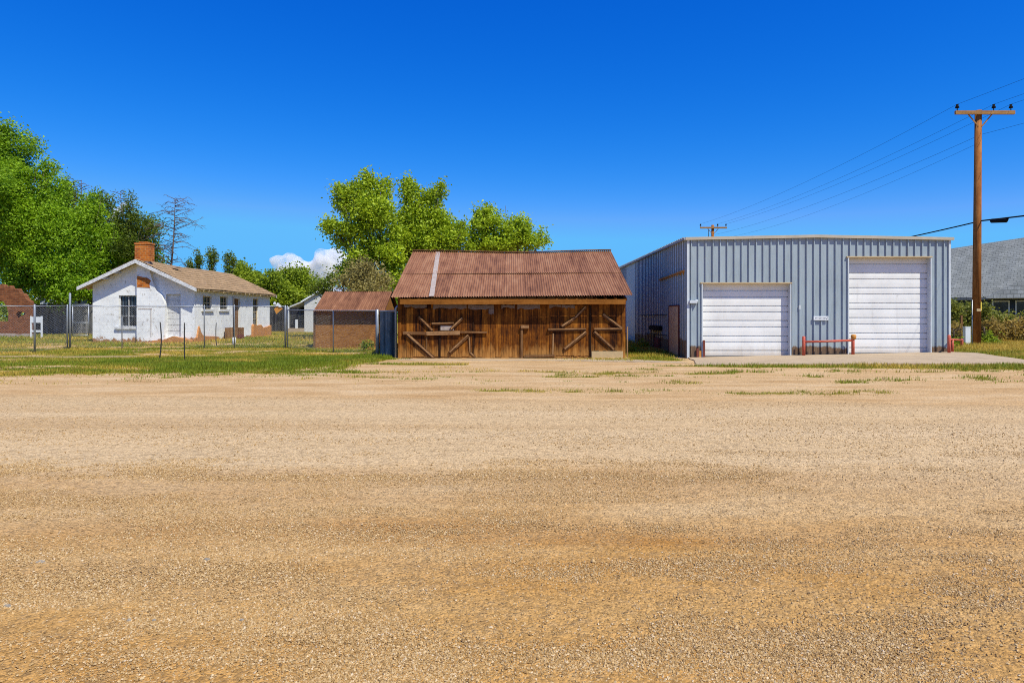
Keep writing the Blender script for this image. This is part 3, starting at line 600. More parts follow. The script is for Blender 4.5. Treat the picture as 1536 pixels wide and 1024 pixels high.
def beam(mb, x0, y0, x1, y1, w, proj=.05, tint=.5, taper=1.0):
    p = Vector((bx(x0), YB - .02 - proj / 2, bz(y0))); e = Vector((bx(x1), YB - .02 - proj / 2, bz(y1))); mb.bar(p, e, proj, w * q, (0, 0, 1) if abs(x1 - x0) > 1 else (1, 0, 0), tint, taper)
def leaf_door(x0, x1, y0, y1, braces, label, tb, zs=.0):
    m = MB(); r = random.Random(x0); x = bx(x0)
    while x < bx(x1) - .03:
        w = min(r.uniform(.11, .17), bx(x1) - x); m.box(x, x + w - .007, YB - .02, YB - .002, bz(y1) + r.uniform(0, .05), bz(y0), r.uniform(max(0, tb - .3), min(1, tb + .3))); x += w
    d = m.build('door', MT['barn'], barn)
    if label: d['label'] = label
    for (a, b, c, e, w) in braces:
        mm = MB(); beam(mm, a, b, c, e, w, .060, r.uniform(.05, .4)); ox, oy = (0, 0) if abs(b - e) < 2 else (w * .12, w * .12); beam(mm, a + ox, b - w * .18, c - ox, e - w * .18, w * .5, .095, r.uniform(.65, .95), .8); mm.build('brace', MT['grey_wood'], d, bevel=.008)
    return d
leaf_door(610, 659, 463, 536, [(628, 475, 649, 496, 4.5), (611, 502, 651, 537, 5.5)], None, .5)
leaf_door(661, 709, 463, 536, [(676, 494, 694, 477, 4.5), (674, 529, 703, 503, 5), (648, 486, 681, 485, 4)], None, .45)
leaf_door(824, 883, 458, 534, [(842, 490, 862, 477, 4.5), (862, 477, 879, 460, 4), (846, 524, 879, 498, 5), (822, 494.5, 879, 494, 4.5)], None, .5)
leaf_door(887, 936, 456, 527, [(904, 472, 933, 493, 5), (891, 494, 933, 493.5, 4.5), (891, 498, 921, 525, 5)], None, .5)
mm = MB(); beam(mm, 605, 499.5, 640, 500, 4.5, .09, .3); beam(mm, 640, 500, 690, 499, 6, .10, .85); beam(mm, 688, 498, 731, 498.5, 3.5, .08, .45, .7); mm.build('lock_bar', MT['grey_wood'], barn, bevel=.008)
mm = MB(); mm.box(bx(660), bx(681), YB - .045, YB - .02, bz(495), bz(488.5)); mm.build('hasp_plate', MT['zinc'], barn)
mm = MB(); mm.box(bx(658.2), bx(661), YB - .05, YB - .021, .02, bz(462), .2); mm.box(bx(884), bx(886.6), YB - .05, YB - .021, .02, bz(458), .2); mm.box(bx(709), bx(710.5), YB - .04, YB - .005, .1, bz(466), .2); mm.each('door_gap_strip', MT['gap_wood'], barn)  # dark post and strips at the door gaps, shade of the cracks painted in
mm = MB(); mm.box(bx(781), bx(784.5), YB - .07, YB, .0, bz(488), .4); mm.build('centre_post', MT['grey_wood_z'], barn)
mm = MB(); mm.box(bx(781), bx(793), YB - .11, YB - .0, bz(493), bz(487.5), .8); mm.build('post_cap', MT['grey_wood'], barn, bevel=.01)
mm = MB(); mm.box(bx(887), bx(934), YB - .09, YB - .025, -.02, bz(526.5)); kb = mm.build('kick_board', MT['block'], barn, bevel=.008); kb['label'] = 'pale kick board across the foot of the last door'
mm = MB(); mm.box(bx(933), bx(938), YB - .03, YB - .002, .0, 2.33, .7); mm.box(bx(597), bx(602), YB - .03, YB - .002, .0, 2.33, .6); mm.each('corner_board', MT['barn'], barn)
mm = MB(); mm.box(bx(940), bx(942), YB - .02, YB + .02, .05, bz(490), .8); mm.build('loose_lath', MT['grey_wood_z'], barn)
mm = MB(); beam(mm, 704, 505, 705, 528, 2, .03, .7); beam(mm, 705, 528, 714, 536, 2.2, .03, .8); beam(mm, 830, 500, 829, 532, 2, .03, .7); beam(mm, 640, 505, 640, 535, 2, .03, .4); beam(mm, 786, 534, 832, 533, 3, .05, .3); mm.each('loose_batten', MT['grey_wood_z'], barn)

# ------------------------------------------------------------------ brown shed left of the barn
YS = 34.2; shed = thing('brown_shed', 'low brown board shed with a rusty corrugated roof beside the barn', 'shed', (-8.2, YS, gz(-8.2, YS)))
sx = lambda px: X(px, YS)
gs = gz(-8.2, YS) - .1
m = MB(); m.box(sx(472), -6.45, YS, YS + .08, gs, 2.12); m.build('front_wall', MT['shed_wall'], shed)
m = MB()
for xx in (sx(472), -6.53): m.prism([(xx, YS + .08, gs), (xx, 37.7, gs), (xx, 37.7, 2.0), (xx, 36, 2.95), (xx, YS + .08, 2.1)], (.08, 0, 0))
m.box(sx(472), -6.45, 37.7, 37.78, gs, 2.0); m.each('side_wall', MT['shed_wall'], shed)
m = MB(); a0, a1 = X(470, 33.85), -6.3; corrugate(m, (a0, 33.85, Z(466.5, 33.85)), (a1, 33.85, Z(466, 33.85)), (a0, 36, Z(437, 36)), (a1, 36, Z(437, 36)), .098, .019, 6, .02, lambda t, v: .22 + .18 * math.sin(math.floor(t * 5) * 2.7))
corrugate(m, (a0, 38.1, 1.95), (a1, 38.1, 1.95), (a0, 36, Z(437, 36)), (a1, 36, Z(437, 36)), .098, .013, 3); m.build('roof', MT['rust'], shed)
m = MB(); m.box(sx(471) - .02, sx(473.2), YS - .05, YS - .002, gs, 2.0, .3); m.box(-6.6, -6.48, YS - .05, YS - .002, gs, 2.0, .3); m.each('corner_post', MT['grey_wood_z'], shed)
m = MB(); m.prism([(sx(553), YS - .9, gs + .1), (sx(566), YS - .95, gs + .1), (sx(567), YS - .6, 1.3)], (.0, .1, 0)); m.build('leaning_board', MT['shed_wall'], shed)

# ------------------------------------------------------------------ metal building
YM = 27.6; mx = lambda px: X(px, YM)
mz = lambda py: Z(py, YM)
mb_ = thing('metal_building', 'blue grey ribbed steel garage with two white roll up doors', 'building', (12.4, YM, gz(12.4, YM)))
L, Rr, YBK = 7.09, mx(1424), 47.0; TOP = 4.80; RX_ = 12.3
ztop = lambda x: TOP + .10 * (1 - abs(x - RX_) / 5.3)
D1 = (mx(1053), mx(1185), mz(425.5)); D2 = (mx(1272), mx(1395), mz(386.5)); REC = .23
pr = []; x = L + .16
while x < Rr - .05:
    pr += [(x - .036, 0), (x - .026, .062), (x + .016, .062), (x + .034, 0)]; x += .2915
def dep(x):
    for (a, da), (b, db) in zip(pr, pr[1:]):
        if a <= x <= b: return da + (db - da) * (x - a) / (b - a)
    return 0
xs_ = sorted({L, Rr, D1[0], D1[1], D2[0], D2[1], *[p[0] for p in pr]}); m = MB()
for a, b in zip(xs_, xs_[1:]):
    c = (a + b) / 2; z0 = D1[2] if D1[0] < c < D1[1] else D2[2] if D2[0] < c < D2[1] else gz(c, YM) - .08
    m.quad((a, YM - dep(a + 1e-6 if a in (D1[0],) else a), z0), (b, YM - dep(b), z0), (b, YM - dep(b), ztop(b)), (a, YM - dep(a), ztop(a)))
m.build('front_wall', MT['panel'], mb_)
def sidewall(x, sgn, y0, y1, mat, name):
    m = MB(); ps = [(y0, 0)]; y = y0 + .12
    while y < y1 - .05: ps += [(y - .08, 0), (y - .055, .07), (y + .055, .07), (y + .08, 0)]; y += .40
    ps.append((y1, 0))
    for (a, da), (b, db) in zip(ps, ps[1:]): m.quad((x + sgn * da, a, gz(x, a) - .1), (x + sgn * db, b, gz(x, b) - .1), (x + sgn * db, b, TOP), (x + sgn * da, a, TOP), .85 if da and db else .5 if da == db else .1)  # rib shading put into the tint: rib faces paler, rib sides darker
    return m.build(name, mat, mb_)
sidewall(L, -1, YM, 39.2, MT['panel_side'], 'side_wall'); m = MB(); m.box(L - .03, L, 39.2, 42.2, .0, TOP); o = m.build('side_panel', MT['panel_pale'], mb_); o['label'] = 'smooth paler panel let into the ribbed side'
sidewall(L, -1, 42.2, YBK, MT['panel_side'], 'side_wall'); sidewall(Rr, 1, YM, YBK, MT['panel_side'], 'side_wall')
m = MB(); m.box(L, Rr, YBK, YBK + .05, 0, TOP); m.build('back_wall', MT['panel_side'], mb_)
m = MB(); e = .10
m.add([(L - e, YM - e, TOP + .02), (RX_, YM - e, TOP + .13), (Rr + e, YM - e, TOP + .02), (Rr + e, YBK + e, TOP + .02), (RX_, YBK + e, TOP + .13), (L - e, YBK + e, TOP + .02)], [(0, 1, 4, 5), (1, 2, 3, 4)])
rf = m.build('roof', MT['grey_roof'], mb_)
m = MB()
for a, b in ((L - .1, RX_), (RX_, Rr + .12)):
    za, zb = ztop(a), ztop(b); m.prism([(a, YM - .13, za - .04), (b, YM - .13, zb - .04), (b, YM - .13, zb + .075), (a, YM - .13, za + .075)], (0, .1, 0))
m.build('gable_trim', MT['roof_trim'], rf)
m = MB(); m.box(L - .16, L - .05, YM - .12, YBK, TOP - .03, TOP + .05)
for k in range(62): yy = YM + .1 + k * .312; m.box(L - .19, L - .03, yy - .05, yy + .05, TOP + .05, TOP + .085)
m.build('eave_trim', MT['grey_roof'], rf)
m = MB(); m.box(L - .03, L + .07, YM - .055, YM - .002, gz(L, YM) - .05, TOP - .05); m.box(Rr - .05, Rr + .03, YM - .055, YM - .002, gz(Rr, YM) - .05, TOP - .05); m.each('corner_trim', MT['trim_white'], mb_)
def garage(D, label):
    a, b, zt = D; z0 = gz((a + b) / 2, YM) + .0; yy = YM + REC
    m = MB(); n = max(1, round((zt - z0) / .30)); zz = z0; st = (zt + .1 - z0) / n; prof = [(0, 0)]; r = random.Random(int(a * 10)); z = 0; k = 0
    heights = []
    while z < zt + .1 - z0:
        h = (.26, .35, .24, .37)[k % 4]; k += 1
        prof += [(z + .004, .03), (z + .012, 0), (z + h * .5, -.004), (z + h - .034, 0), (z + h - .026, .045), (z + h, .045)]; z += h
    for (za, da), (zb, db) in zip(prof, prof[1:]): m.quad((a, yy + da, z0 + za), (b, yy + da, z0 + za), (b, yy + db, z0 + zb), (a, yy + db, z0 + zb))
    d = m.build('garage_door', MT['white_door'], mb_); d['label'] = label
    m = MB(); m.box(a, b, yy - .03, yy - .014, z0 + .0, z0 + .03); m.build('bottom_seal', MT['dark_steel'], d)
    m = MB(); m.box(a - .03, a + .012, YM - .066, YM + .02, z0 - .05, zt + .05); m.box(b - .012, b + .03, YM - .066, YM + .02, z0 - .05, zt + .05); m.box(a - .02, a + .002, YM + .02, yy, z0 - .05, zt + .0); m.box(b - .002, b + .02, YM + .02, yy, z0 - .05, zt + .0); f = m.each('jamb', MT['trim_white'], mb_)[0]
    m = MB(); m.box(a - .08, b + .06, YM - .075, yy - .01, zt, zt + .055); m.build('lintel', MT['tan'], mb_)
garage(D1, 'lower white roll up door'); garage(D2, 'taller white roll up door')
m = MB(); y0, y1 = 28.7, 30.4; m.box(L - .10, L - .075, y0, y1, .05, 2.12); sdr = m.build('side_door', MT['tan_door'], mb_)
m = MB(); m.box(L - .115, L - .06, y0 - .05, y0, 0, 2.16); m.box(L - .115, L - .06, y1, y1 + .05, 0, 2.16); m.box(L - .115, L - .06, y0, y1, 2.12, 2.17); m.each('door_trim', MT['redrust'], sdr)
m = MB(); m.bar((L - .09, 27.75, 3.54), (L - .09, 32.4, 3.42), .1, .07); 
for k in range(10): m.bar((L - .07, 28 + k * .46, 3.40), (L - .07, 28 + k * .46, 3.52), .04, .05)
m.build('canopy_ledger', MT['orange'], mb_)
m = MB(); m.box(L - .2, L - .042, 32.0, 34.4, 1.02, 1.24); m.build('vent_box', MT['black'], mb_)
m = MB(); m.box(L - .16, L - .042, 32.4, 33.3, .0, .66); m.build('meter_cabinet', MT['redrust'], mb_)
m = MB(); m.path([(L - .1, 30.9, 1.76), (L - .1, 37.5, 1.76)], .018, 6); m.path([(L - .1, 30.9, .82), (L - .1, 35.4, .82), (L - .1, 35.4, .7)], .018, 6); m.path([(L - .1, 33.6, .82), (L - .1, 33.6, 0)], .02, 6); m.each('conduit', MT['dark_steel'], mb_)
m = MB(); m.box(mx(1033), mx(1044.5), YM - .16, YM - .05, mz(455), mz(450.5)); m.box(mx(1042), mx(1046), YM - .12, YM - .05, mz(453), mz(449)); m.build('wall_bracket', MT['trim_white'], mb_, bevel=.01)
m = MB(); m.box(mx(1044), mx(1047), YM - .1, YM - .05, 0, mz(522)); m.box(mx(1053.5), mx(1056.5), YM - .12, YM - .062, 0, mz(510)); m.each('door_guard', MT['redrust'], mb_)
m = MB(); m.box(mx(1047), mx(1053), YM - .05, YM - .047, 0, mz(526)); m.build('rust_patch', MT['orange'], mb_)
m = MB(); m.box(mx(1219), mx(1241), YM - .10, YM - .075, mz(480), mz(474)); sg = m.build('wall_sign', MT['white'], mb_, bevel=.004)
m = MB(); r = random.Random(9)
for k in range(9): xx = mx(1221) + k * .052; m.box(xx, xx + .03, YM - .1025, YM - .1, mz(477.6) - r.uniform(0, .02), mz(476.2) + r.uniform(0, .012))
m.bar((mx(1237.2), YM - .101, mz(476)), (mx(1238.4), YM - .101, mz(479)), .003, .02); m.bar((mx(1238.4), YM - .101, mz(479)), (mx(1240.3), YM - .101, mz(474.8)), .003, .02)
m.build('lettering', MT['galv'], sg)
m = MB(); m.box(mx(1197.5), mx(1200.5), YM - .06, YM - .046, mz(463.5), mz(457.5)); m.build('small_plate', MT['white'], mb_)

def pipe_rail(name, label, P, Q, hp, hr, rad, knob=False):
    P = Vector((*P, gz(*P))); Q = Vector((*Q, gz(*Q))); t = thing(name, label, 'guard rail', P)
    for a, h in ((P, hp[0]), (Q, hp[1])):
        m = MB(); m.path([a - Vector((0, 0, .1)), a + Vector((0, 0, h)), a + Vector((0, 0, h + .02))], [rad, rad, rad * .6], 12); m.build('post', MT['red'], t)
    m = MB(); m.path([P + Vector((0, 0, hr[0])), Q + Vector((0, 0, hr[1]))], rad * .72, 10); m.build('rail', MT['red'], t)
    if knob: m = MB(); c = Q + Vector((.02, -.01, hp[1] - .1)); m.path([c + Vector((0, 0, -.07)), c + Vector((0, 0, 0)), c + Vector((0, 0, .1)), c + Vector((0, 0, .13))], [.07, .1, .1, .05], 12); m.build('post_cap', MT['orange'], t)
    return t
pipe_rail('pipe_rail', 'red pipe guard rail between the two garage doors', (mx(1200.5), 27.28), (mx(1273.5), 27.28), (.78, .80), (.57, .59), .062, True)
t3 = pipe_rail('pipe_rail', 'red pipe guard rail running back past the steel garage corner', (17.32, 27.05), (20.1, 30.5), (.72, .36), (.56, .32), .058)
m = MB(); p = Vector((17.92, 27.78, gz(17.9, 27.8))); m.path([p, p + Vector((0, 0, .52))], .05, 10); m.build('post', MT['red'], t3)

# ------------------------------------------------------------------ white house
YH = 40.0; h0 = gz(-21.6, YH) - .15; hx = lambda px: X(px, YH)
hz_ = lambda py: Z(py, YH)
house = thing('white_house', 'small white peeling adobe house with brick chimney and tan shingle roof', 'house', (-21.6, YH, gz(-21.6, YH)))
WL, WR, YE = -24.57, -18.6, 52.4; RXH = -21.75; ZRH = 5.0; SL = .485
zroof = lambda x: ZRH - .1 - abs(x - RXH) * SL
eL, eR = -25.12, -18.22; ZW = 3.2
m = MB()
win = (hx(178) - WL, hx(205) - WL, hz_(490), hz_(443)); dr = (hx(249) - WL, hx(271) - WL, hz_(505), hz_(441))
holed(m, (WL, YH, 0), (1, 0, 0), (0, -1, 0), 0, WR - WL, h0, ZW, [win, dr], .2)
m.add([(WL, YH, ZW), (WR, YH, ZW), (WR, YH, zroof(WR)), (RXH, YH, zroof(RXH)), (WL, YH, zroof(WL))], [(0, 1, 2, 3, 4)])
def ly(px): return 18.6 * F / (CX - px)                                       # depth along the long wall of a photo column
lw = []
for a, b, t, d in ((304, 318, 444, 464), (330, 342, 445, 464), (351, 360.5, 448, 500), (379.5, 387.5, 448, 488)):
    ya, yb = ly(a), ly(b); ym = (ya + yb) / 2; lw.append((ya - YH, yb - YH, Z(d, ym), Z(t, ym)))
holed(m, (WR, YH, 0), (0, 1, 0), (1, 0, 0), 0, YE - YH, h0, zroof(WR), lw, .2)
m.add([(WL, YH, h0), (WL, YE, h0), (WL, YE, zroof(WL)), (WL, YH, zroof(WL))], [(3, 2, 1, 0)])
m.add([(WL, YE, h0), (WR, YE, h0), (WR, YE, zroof(WR)), (RXH, YE, zroof(RXH)), (WL, YE, zroof(WL))], [(4, 3, 2, 1, 0)])
m.build('wall', MT['plaster'], house)
def window(P, u, n, a, b, z0, z1, cols, rows, frame, sillw=.12, bars=False, sill=True):
    P = Vector(P); u = Vector(u); n = Vector(n); c = lambda k, z, d: P + u * k + Vector((0, 0, z)) + n * d
    def bx_(m, k0, k1, za, zb, d0, d1, t=.5):
        vs = [c(k, z, d) for d in (d0, d1) for (k, z) in ((k0, za), (k1, za), (k1, zb), (k0, zb))]
        m.add(vs, [(3, 2, 1, 0), (4, 5, 6, 7), (0, 1, 5, 4), (1, 2, 6, 5), (2, 3, 7, 6), (3, 0, 4, 7)], False, t)
    m = MB(); m.quad(c(a, z0, -.17), c(b, z0, -.17), c(b, z1, -.17), c(a, z1, -.17)); w = m.build('window', MT['glass'], house)
    m = MB(); f = .06
    bx_(m, a, a + f, z0, z1, -.16, -.10); bx_(m, b - f, b, z0, z1, -.16, -.10); bx_(m, a + f, b - f, z1 - f, z1, -.16, -.10); bx_(m, a + f, b - f, z0, z0 + f, -.16, -.10)
    for i in range(1, cols): k = a + (b - a) * i / cols; bx_(m, k - .018, k + .018, z0 + f, z1 - f, -.155, -.12)
    for j in range(1, rows): z = z0 + (z1 - z0) * j / rows; bx_(m, a + f, b - f, z - .018, z + .018, -.153, -.118)
    m.build('frame', frame, w)
    if bars:
        m = MB()
        for i in range(1, 6): k = a + (b - a) * i / 6; bx_(m, k - .01, k + .01, z0, z1, -.06, -.04)
        m.build('bars', MT['dark_steel'], w)
    if sill: m = MB(); bx_(m, a - .18, b + .12, z0 - .13, z0, -.1, sillw); m.build('sill', MT['white_paint'], w)
window((WL, YH, 0), (1, 0, 0), (0, -1, 0), *win, 2, 3, MT['white_paint'], bars=True)
for k, (a, b, z0, z1) in enumerate(lw):
    if k == 2: continue
    window((WR, YH, 0), (0, 1, 0), (1, 0, 0), a, b, z0, z1, 3 if k < 2 else 1, 2 if k < 2 else 4, MT['tan'], .1)
m = MB(); a, b, z0, z1 = lw[2]; m.quad((WR - .15, YH + a, z0), (WR - .15, YH + b, z0), (WR - .15, YH + b, z1), (WR - .15, YH + a, z1)); m.build('door', MT['grey_wood_z'], house)
a, b, z0, z1 = dr; m = MB(); nb = 7
for k in range(nb): za = z0 + (z1 - z0) * k / nb; m.box(WL + a, WL + b, YH + .17 + .01 * (k % 2), YH + .19, za, za + (z1 - z0) / nb - .02, random.random())
bd = m.build('boarded_door', MT['white_paint'], house)
# roof: two thick slopes, slightly sagging towards the eaves
m = MB(); mt = MB(); NS = 10
for sgn, ex_ in ((-1, eL), (1, eR)):
    for j in range(NS):
        for i in range(24):
            def rp(v, w):
                x_ = RXH + (ex_ - RXH) * v; y_ = 39.4 + (52.9 - 39.4) * w
                return Vector((x_, y_, ZRH - abs(x_ - RXH) * SL + .10 * max(0, v - .75) + .02 * math.sin(w * 11 + v * 5) - .05 * math.sin(math.pi * w) * (1 - v)))
            v0, v1, w0, w1 = j / NS, (j + 1) / NS, i / 24, (i + 1) / 24
            lift = Vector((0, 0, .035)); pts = [rp(v0, w0), rp(v0, w1), rp(v1, w1) + lift, rp(v1, w0) + lift]
            m.add(pts, [(0, 1, 2, 3)]); m.add([pts[2], pts[3], pts[3] - Vector((0, 0, .05)), pts[2] - Vector((0, 0, .05))], [(0, 1, 2, 3)])
hr = m.build('roof', MT['shingle_e'], house)
m = MB()
for sgn, ex_ in ((-1, eL), (1, eR)):
    zt = ZRH; ze = ZRH - abs(ex_ - RXH) * SL + .04
    for yy in (39.38, 52.86):
        m.prism([(RXH, yy, zt - .02), (ex_, yy, ze - .02), (ex_, yy, ze - .22), (RXH, yy, zt - .24)], (0, .06, 0))
m.each('bargeboard', MT['white_paint'], hr)
m = MB()
for sgn, ex_ in ((-1, eL), (1, eR)):
    ze = ZRH - abs(ex_ - RXH) * SL
    m.add([(RXH, 39.45, ZRH - .09), (ex_, 39.45, ze - .05), (ex_, 52.85, ze - .05), (RXH, 52.85, ZRH - .09)], [(0, 1, 2, 3)])
    for k in range(19):
        yy = 39.7 + k * .7; m.bar((RXH + (ex_ - RXH) * .7, yy, ZRH - abs(ex_ - RXH) * .7 * SL - .12), (ex_ - sgn * .03 + sgn * random.uniform(0, .05), yy, ze - .10), .07, .12)
m.build('soffit', MT['tan'], hr)
m = MB()
for px in (163, 180, 288): m.bar((hx(px), YH - .0, zroof(hx(px)) - .08), (hx(px), 39.42, zroof(hx(px)) - .08), .09, .14)
m.each('lookout_beam', MT['white_paint'], hr)
m = MB(); m.box(-21.05, -20.75, 42.2, 43.0, 4.72, 4.76); m.build('roof_patch', MT['zinc'], hr)
chn = MB(); yc = YH - .22
shaft = [(hx(208), h0), (hx(248), h0), (hx(250), hz_(470)), (hx(250), hz_(456)), (hx(245), hz_(443)), (hx(237), hz_(436)), (hx(231), hz_(420)), (hx(226), hz_(400)), (hx(224), 4.93), (hx(208), 4.93)]
chn.prism([(a, yc, z) for a, z in shaft], (0, .219, 0)); ch = chn.build('chimney', MT['plaster'], house)
m = MB(); m.prism([(hx(208.5), yc - .012, hz_(431)), (hx(228), yc - .012, hz_(432)), (hx(227), yc - .012, hz_(426)), (hx(229.5), yc - .012, hz_(421)), (hx(224), yc - .012, hz_(417)), (hx(208.5), yc - .012, hz_(414))], (0, .009, 0)); m.build('bare_brick', MT['brick'], ch)
m = MB(); m.box(hx(206), hx(229), 39.72, 40.2, 4.9, 5.87); m.box(hx(205.4), hx(229.7), 39.69, 40.23, 5.873, 5.97); m.box(hx(211), hx(223), 39.8, 40.1, 5.973, 6.04); m.build('stack', MT['brick'], ch)
m = MB(); yq = yc - .003
m.box(hx(210), hx(231), yc - .012, yc - .001, hz_(464), hz_(462.8)); m.box(hx(229), hx(230), yc - .012, yc - .001, hz_(505), hz_(464)); m.build('filled_opening', MT['zinc'], ch)
# crumbling adobe skirt
def skirt(pts_y, name='bare_plinth', out=.1):
    m = MB(); n = len(pts_y)
    m.prism([(WR + .003, pts_y[0][0], h0)] + [(WR + .003, y, z) for y, z in pts_y] + [(WR + .003, pts_y[-1][0], h0)], (out, 0, 0)); return m.build(name, MT['adobe'], house)
b0 = gz(WR, 42)
skirt([(ly(290.5), b0 + .2), (ly(294), b0 + .25), (ly(297), b0 + .9), (ly(299), b0 + .55), (ly(303), b0 + .3), (ly(318), b0 + .25), (ly(326), b0 + .18)])
b1 = gz(WR, 50)
skirt([(ly(377), b1 + .8), (ly(378), b1 + .92), (ly(384), b1 + .8), (ly(389), b1 + .86), (ly(392), b1 + .62), (ly(400), b1 + .7), (ly(404), b1 + .8)], out=.16)
m = MB(); z = gz(-20, YH)
m.prism([(hx(232), YH - .30, h0), (hx(268), YH - .30, h0), (hx(291), YH - .30, h0), (hx(290), YH - .30, z + .12), (hx(270), YH - .30, z + .3), (hx(262), YH - .30, z + .36), (hx(250), YH - .30, z + .16), (hx(232), YH - .30, z + .12)], (0, .295, 0)); m.build('bare_plinth', MT['adobe'], house)
st = thing('wooden_crate', 'dark open wooden crate against the long wall of the white house', 'crate', (WR + .5, ly(342), gz(WR + .5, ly(342))))
m = MB(); y0, y1 = ly(334.5), ly(345); z0 = gz(WR, y0); m.box(WR + .12, WR + .9, y0, y0 + .05, z0, z0 + .75); m.box(WR + .12, WR + .9, y1, y1 + .05, z0, z0 + .75); m.box(WR + .12, WR + .17, y0 + .05, y1, z0, z0 + .75); m.each('side_board', MT['grey_wood_z'], st)
m = MB(); m.box(WR + .17, WR + .9, y0 + .05, y1, z0 + .02, z0 + .1); m.box(WR + .86, WR + .91, y0 + .05, y1, z0 + .1, z0 + .3); m.build('base', MT['redrust'], st)

# ------------------------------------------------------------------ fences
def chain(mb, P, Q, z0a, z0b, h, step=.078, rad=.0020):
    P = Vector(P); Q = Vector(Q); Lh = (Q - P).length; u = (Q - P) / Lh; n = Vector((-u.y, u.x, 0))
    def pt(a, v): p = P + u * a; p.z = z0a + (z0b - z0a) * a / Lh + v; return p
    for sgn in (1, -1):
        c = -h
        while c < Lh:
            a0, a1 = max(0, c), min(Lh, c + h)
            if a1 > a0 + .01:
                v0, v1 = a0 - c, a1 - c
                if sgn < 0: v0, v1 = h - v0, h - v1
                mb.path([pt(a0, v0) + n * .01 * sgn, pt(a1, v1) + n * .01 * sgn], rad, 3, False)
            c += step * 1.414
def chain_fence(label, pts, h, posts=None, group=None, top=True):
    """pts: ground points with post heights"""
    t = thing('chain_link_fence', label, 'fence', pts[0][0], group=group)
    for p, hh, rr in pts:
        m = MB(); m.path([p - Vector((0, 0, .1)), p + Vector((0, 0, hh)), p + Vector((0, 0, hh + .03))], [rr, rr, rr * .5], 10); m.build('post', MT['galv'], t)
    m = MB(); rl = MB()
    for (a, ha, _), (b, hb, _) in zip(pts, pts[1:]):
        chain(m, (a.x, a.y, 0), (b.x, b.y, 0), a.z + .05, b.z + .05, h - .05)
        rl.path([a + Vector((0, 0, h)), b + Vector((0, 0, h))], .022, 8)
    m.build('wire_mesh', MT['mesh'], t); rl.build('top_rail', MT['galv'], t); return t
chain_fence('long wire fence with a thin top rail in front of the white house', [(on(105, 33.6), 2.72, .05), (on(183, 34), 1.55, .025), (on(306.5, 34), 2.15, .03), (on(351.5, 34), 2.15, .03), (on(428, 34.2), 2.12, .045)], 2.1)
chain_fence('wire fence slanting in front of the brown shed', [(on(431, 34.1), 2.1, .03), (on(500, 31.2), 1.9, .03), (on(566, 28.6), 1.95, .075)], 1.92)
chain_fence('short wire fence with silver posts beside the white stand', [(on(-14, 30.0), 2.15, .045), (on(52, 31.1), 2.18, .046), (on(101, 33.6), 2.15, .04)], 2.12)
t = thing('wire_gate', 'silver framed wire gate panel next to the tall fence post', 'gate', on(121, 49))
m = MB(); a, b = on(109, 49), on(133, 49); zt = Z(457, 49)
for p, e in ((a, Vector((a.x, a.y, zt))), (b, Vector((b.x, b.y, zt))), (Vector((a.x, a.y, zt)), Vector((b.x, b.y, zt))), (a + Vector((0, 0, Z(484, 49) - a.z)), b + Vector((0, 0, Z(484, 49) - b.z))), (a + Vector((0, 0, .1)), b + Vector((0, 0, .1)))): m.path([p, e], .04, 8)
m.build('frame', MT['galv'], t); m = MB(); chain(m, a, b, a.z + .1, b.z + .1, zt - a.z - .1, .09, .004); m.build('wire_mesh', MT['mesh'], t)
t = thing('slatted_screen', 'dark slate grey slatted screen between fence post and barn corner', 'fence', on(568, 28.55))
m = MB(); a, b = Vector((-5.5, 28.5, 0)), Vector((-4.72, 27.75, 0)); nn = 9
for k in range(nn):
    p = a.lerp(b, (k + .5) / nn); m.bar((p.x, p.y, -.02), (p.x, p.y, 1.88), .118 * 1.0, .012, (a - b).cross(Vector((0, 0, 1))), random.random())
m.build('slat', MT['slat'], t)
m = MB(); m.path([(b.x, b.y, -.1), (b.x, b.y, 2.02), (b.x + .1, b.y - .05, 2.12)], .05, 8); m.path([(a.x, a.y, 1.9), (b.x, b.y, 1.92)], .028, 8); m.build('frame', MT['galv'], t)
def steel_post(px, py0, py1, bend, label, D=None, mat='dark_steel', rad=.022):
    D = D or H * F / (py1 - HY); p = on(px, D); zt = Z(py0, D); m = MB(); n = 6
    m.path([Vector((p.x + bend * math.sin(i / n * 3.0) * .1 + bend * .05 * i / n, p.y, p.z - .1 + (zt - p.z + .1) * i / n)) for i in range(n + 1)], rad, 6)
    o = m.build('steel_post', MT[mat]); 
    me = o.data; me.transform(__import__('mathutils').Matrix.Translation(-p)); o.location = p
    return tag(o, label, 'post', 'dark stakes standing in the grass')
steel_post(238.5, 483, 540, .7, 'bent dark steel stake standing in the grass before the chimney')
steel_post(277, 484, 540, -.1, 'straight dark stake in the grass before the boarded door')
steel_post(325, 484, 519, -.35, 'short leaning dark stake close to the house wall', 36.5)
t = thing('metal_pole', 'tall dark pole with a white painted foot beside the wire fence', 'pole', on(351, 37))
p = on(351, 37); m = MB(); m.path([p, Vector((p.x - .03, p.y, Z(444, 37)))], .05, 10); m.build('shaft', MT['dark_steel'], t); m = MB(); m.path([p - Vector((0, 0, .1)), p + Vector((0, 0, .42))], .085, 10); m.build('foot', MT['white_paint'], t)
D = 33.9; m = MB(); m.prism([at(411, 463.5, D), at(414.5, 471, D), at(424, 463, D), at(416, 458, D)], (0, .03, 0)); o = m.build('orange_board', MT['orange']); tag(o, 'small tilted orange board hung on the fence rail', 'board')
m = MB()
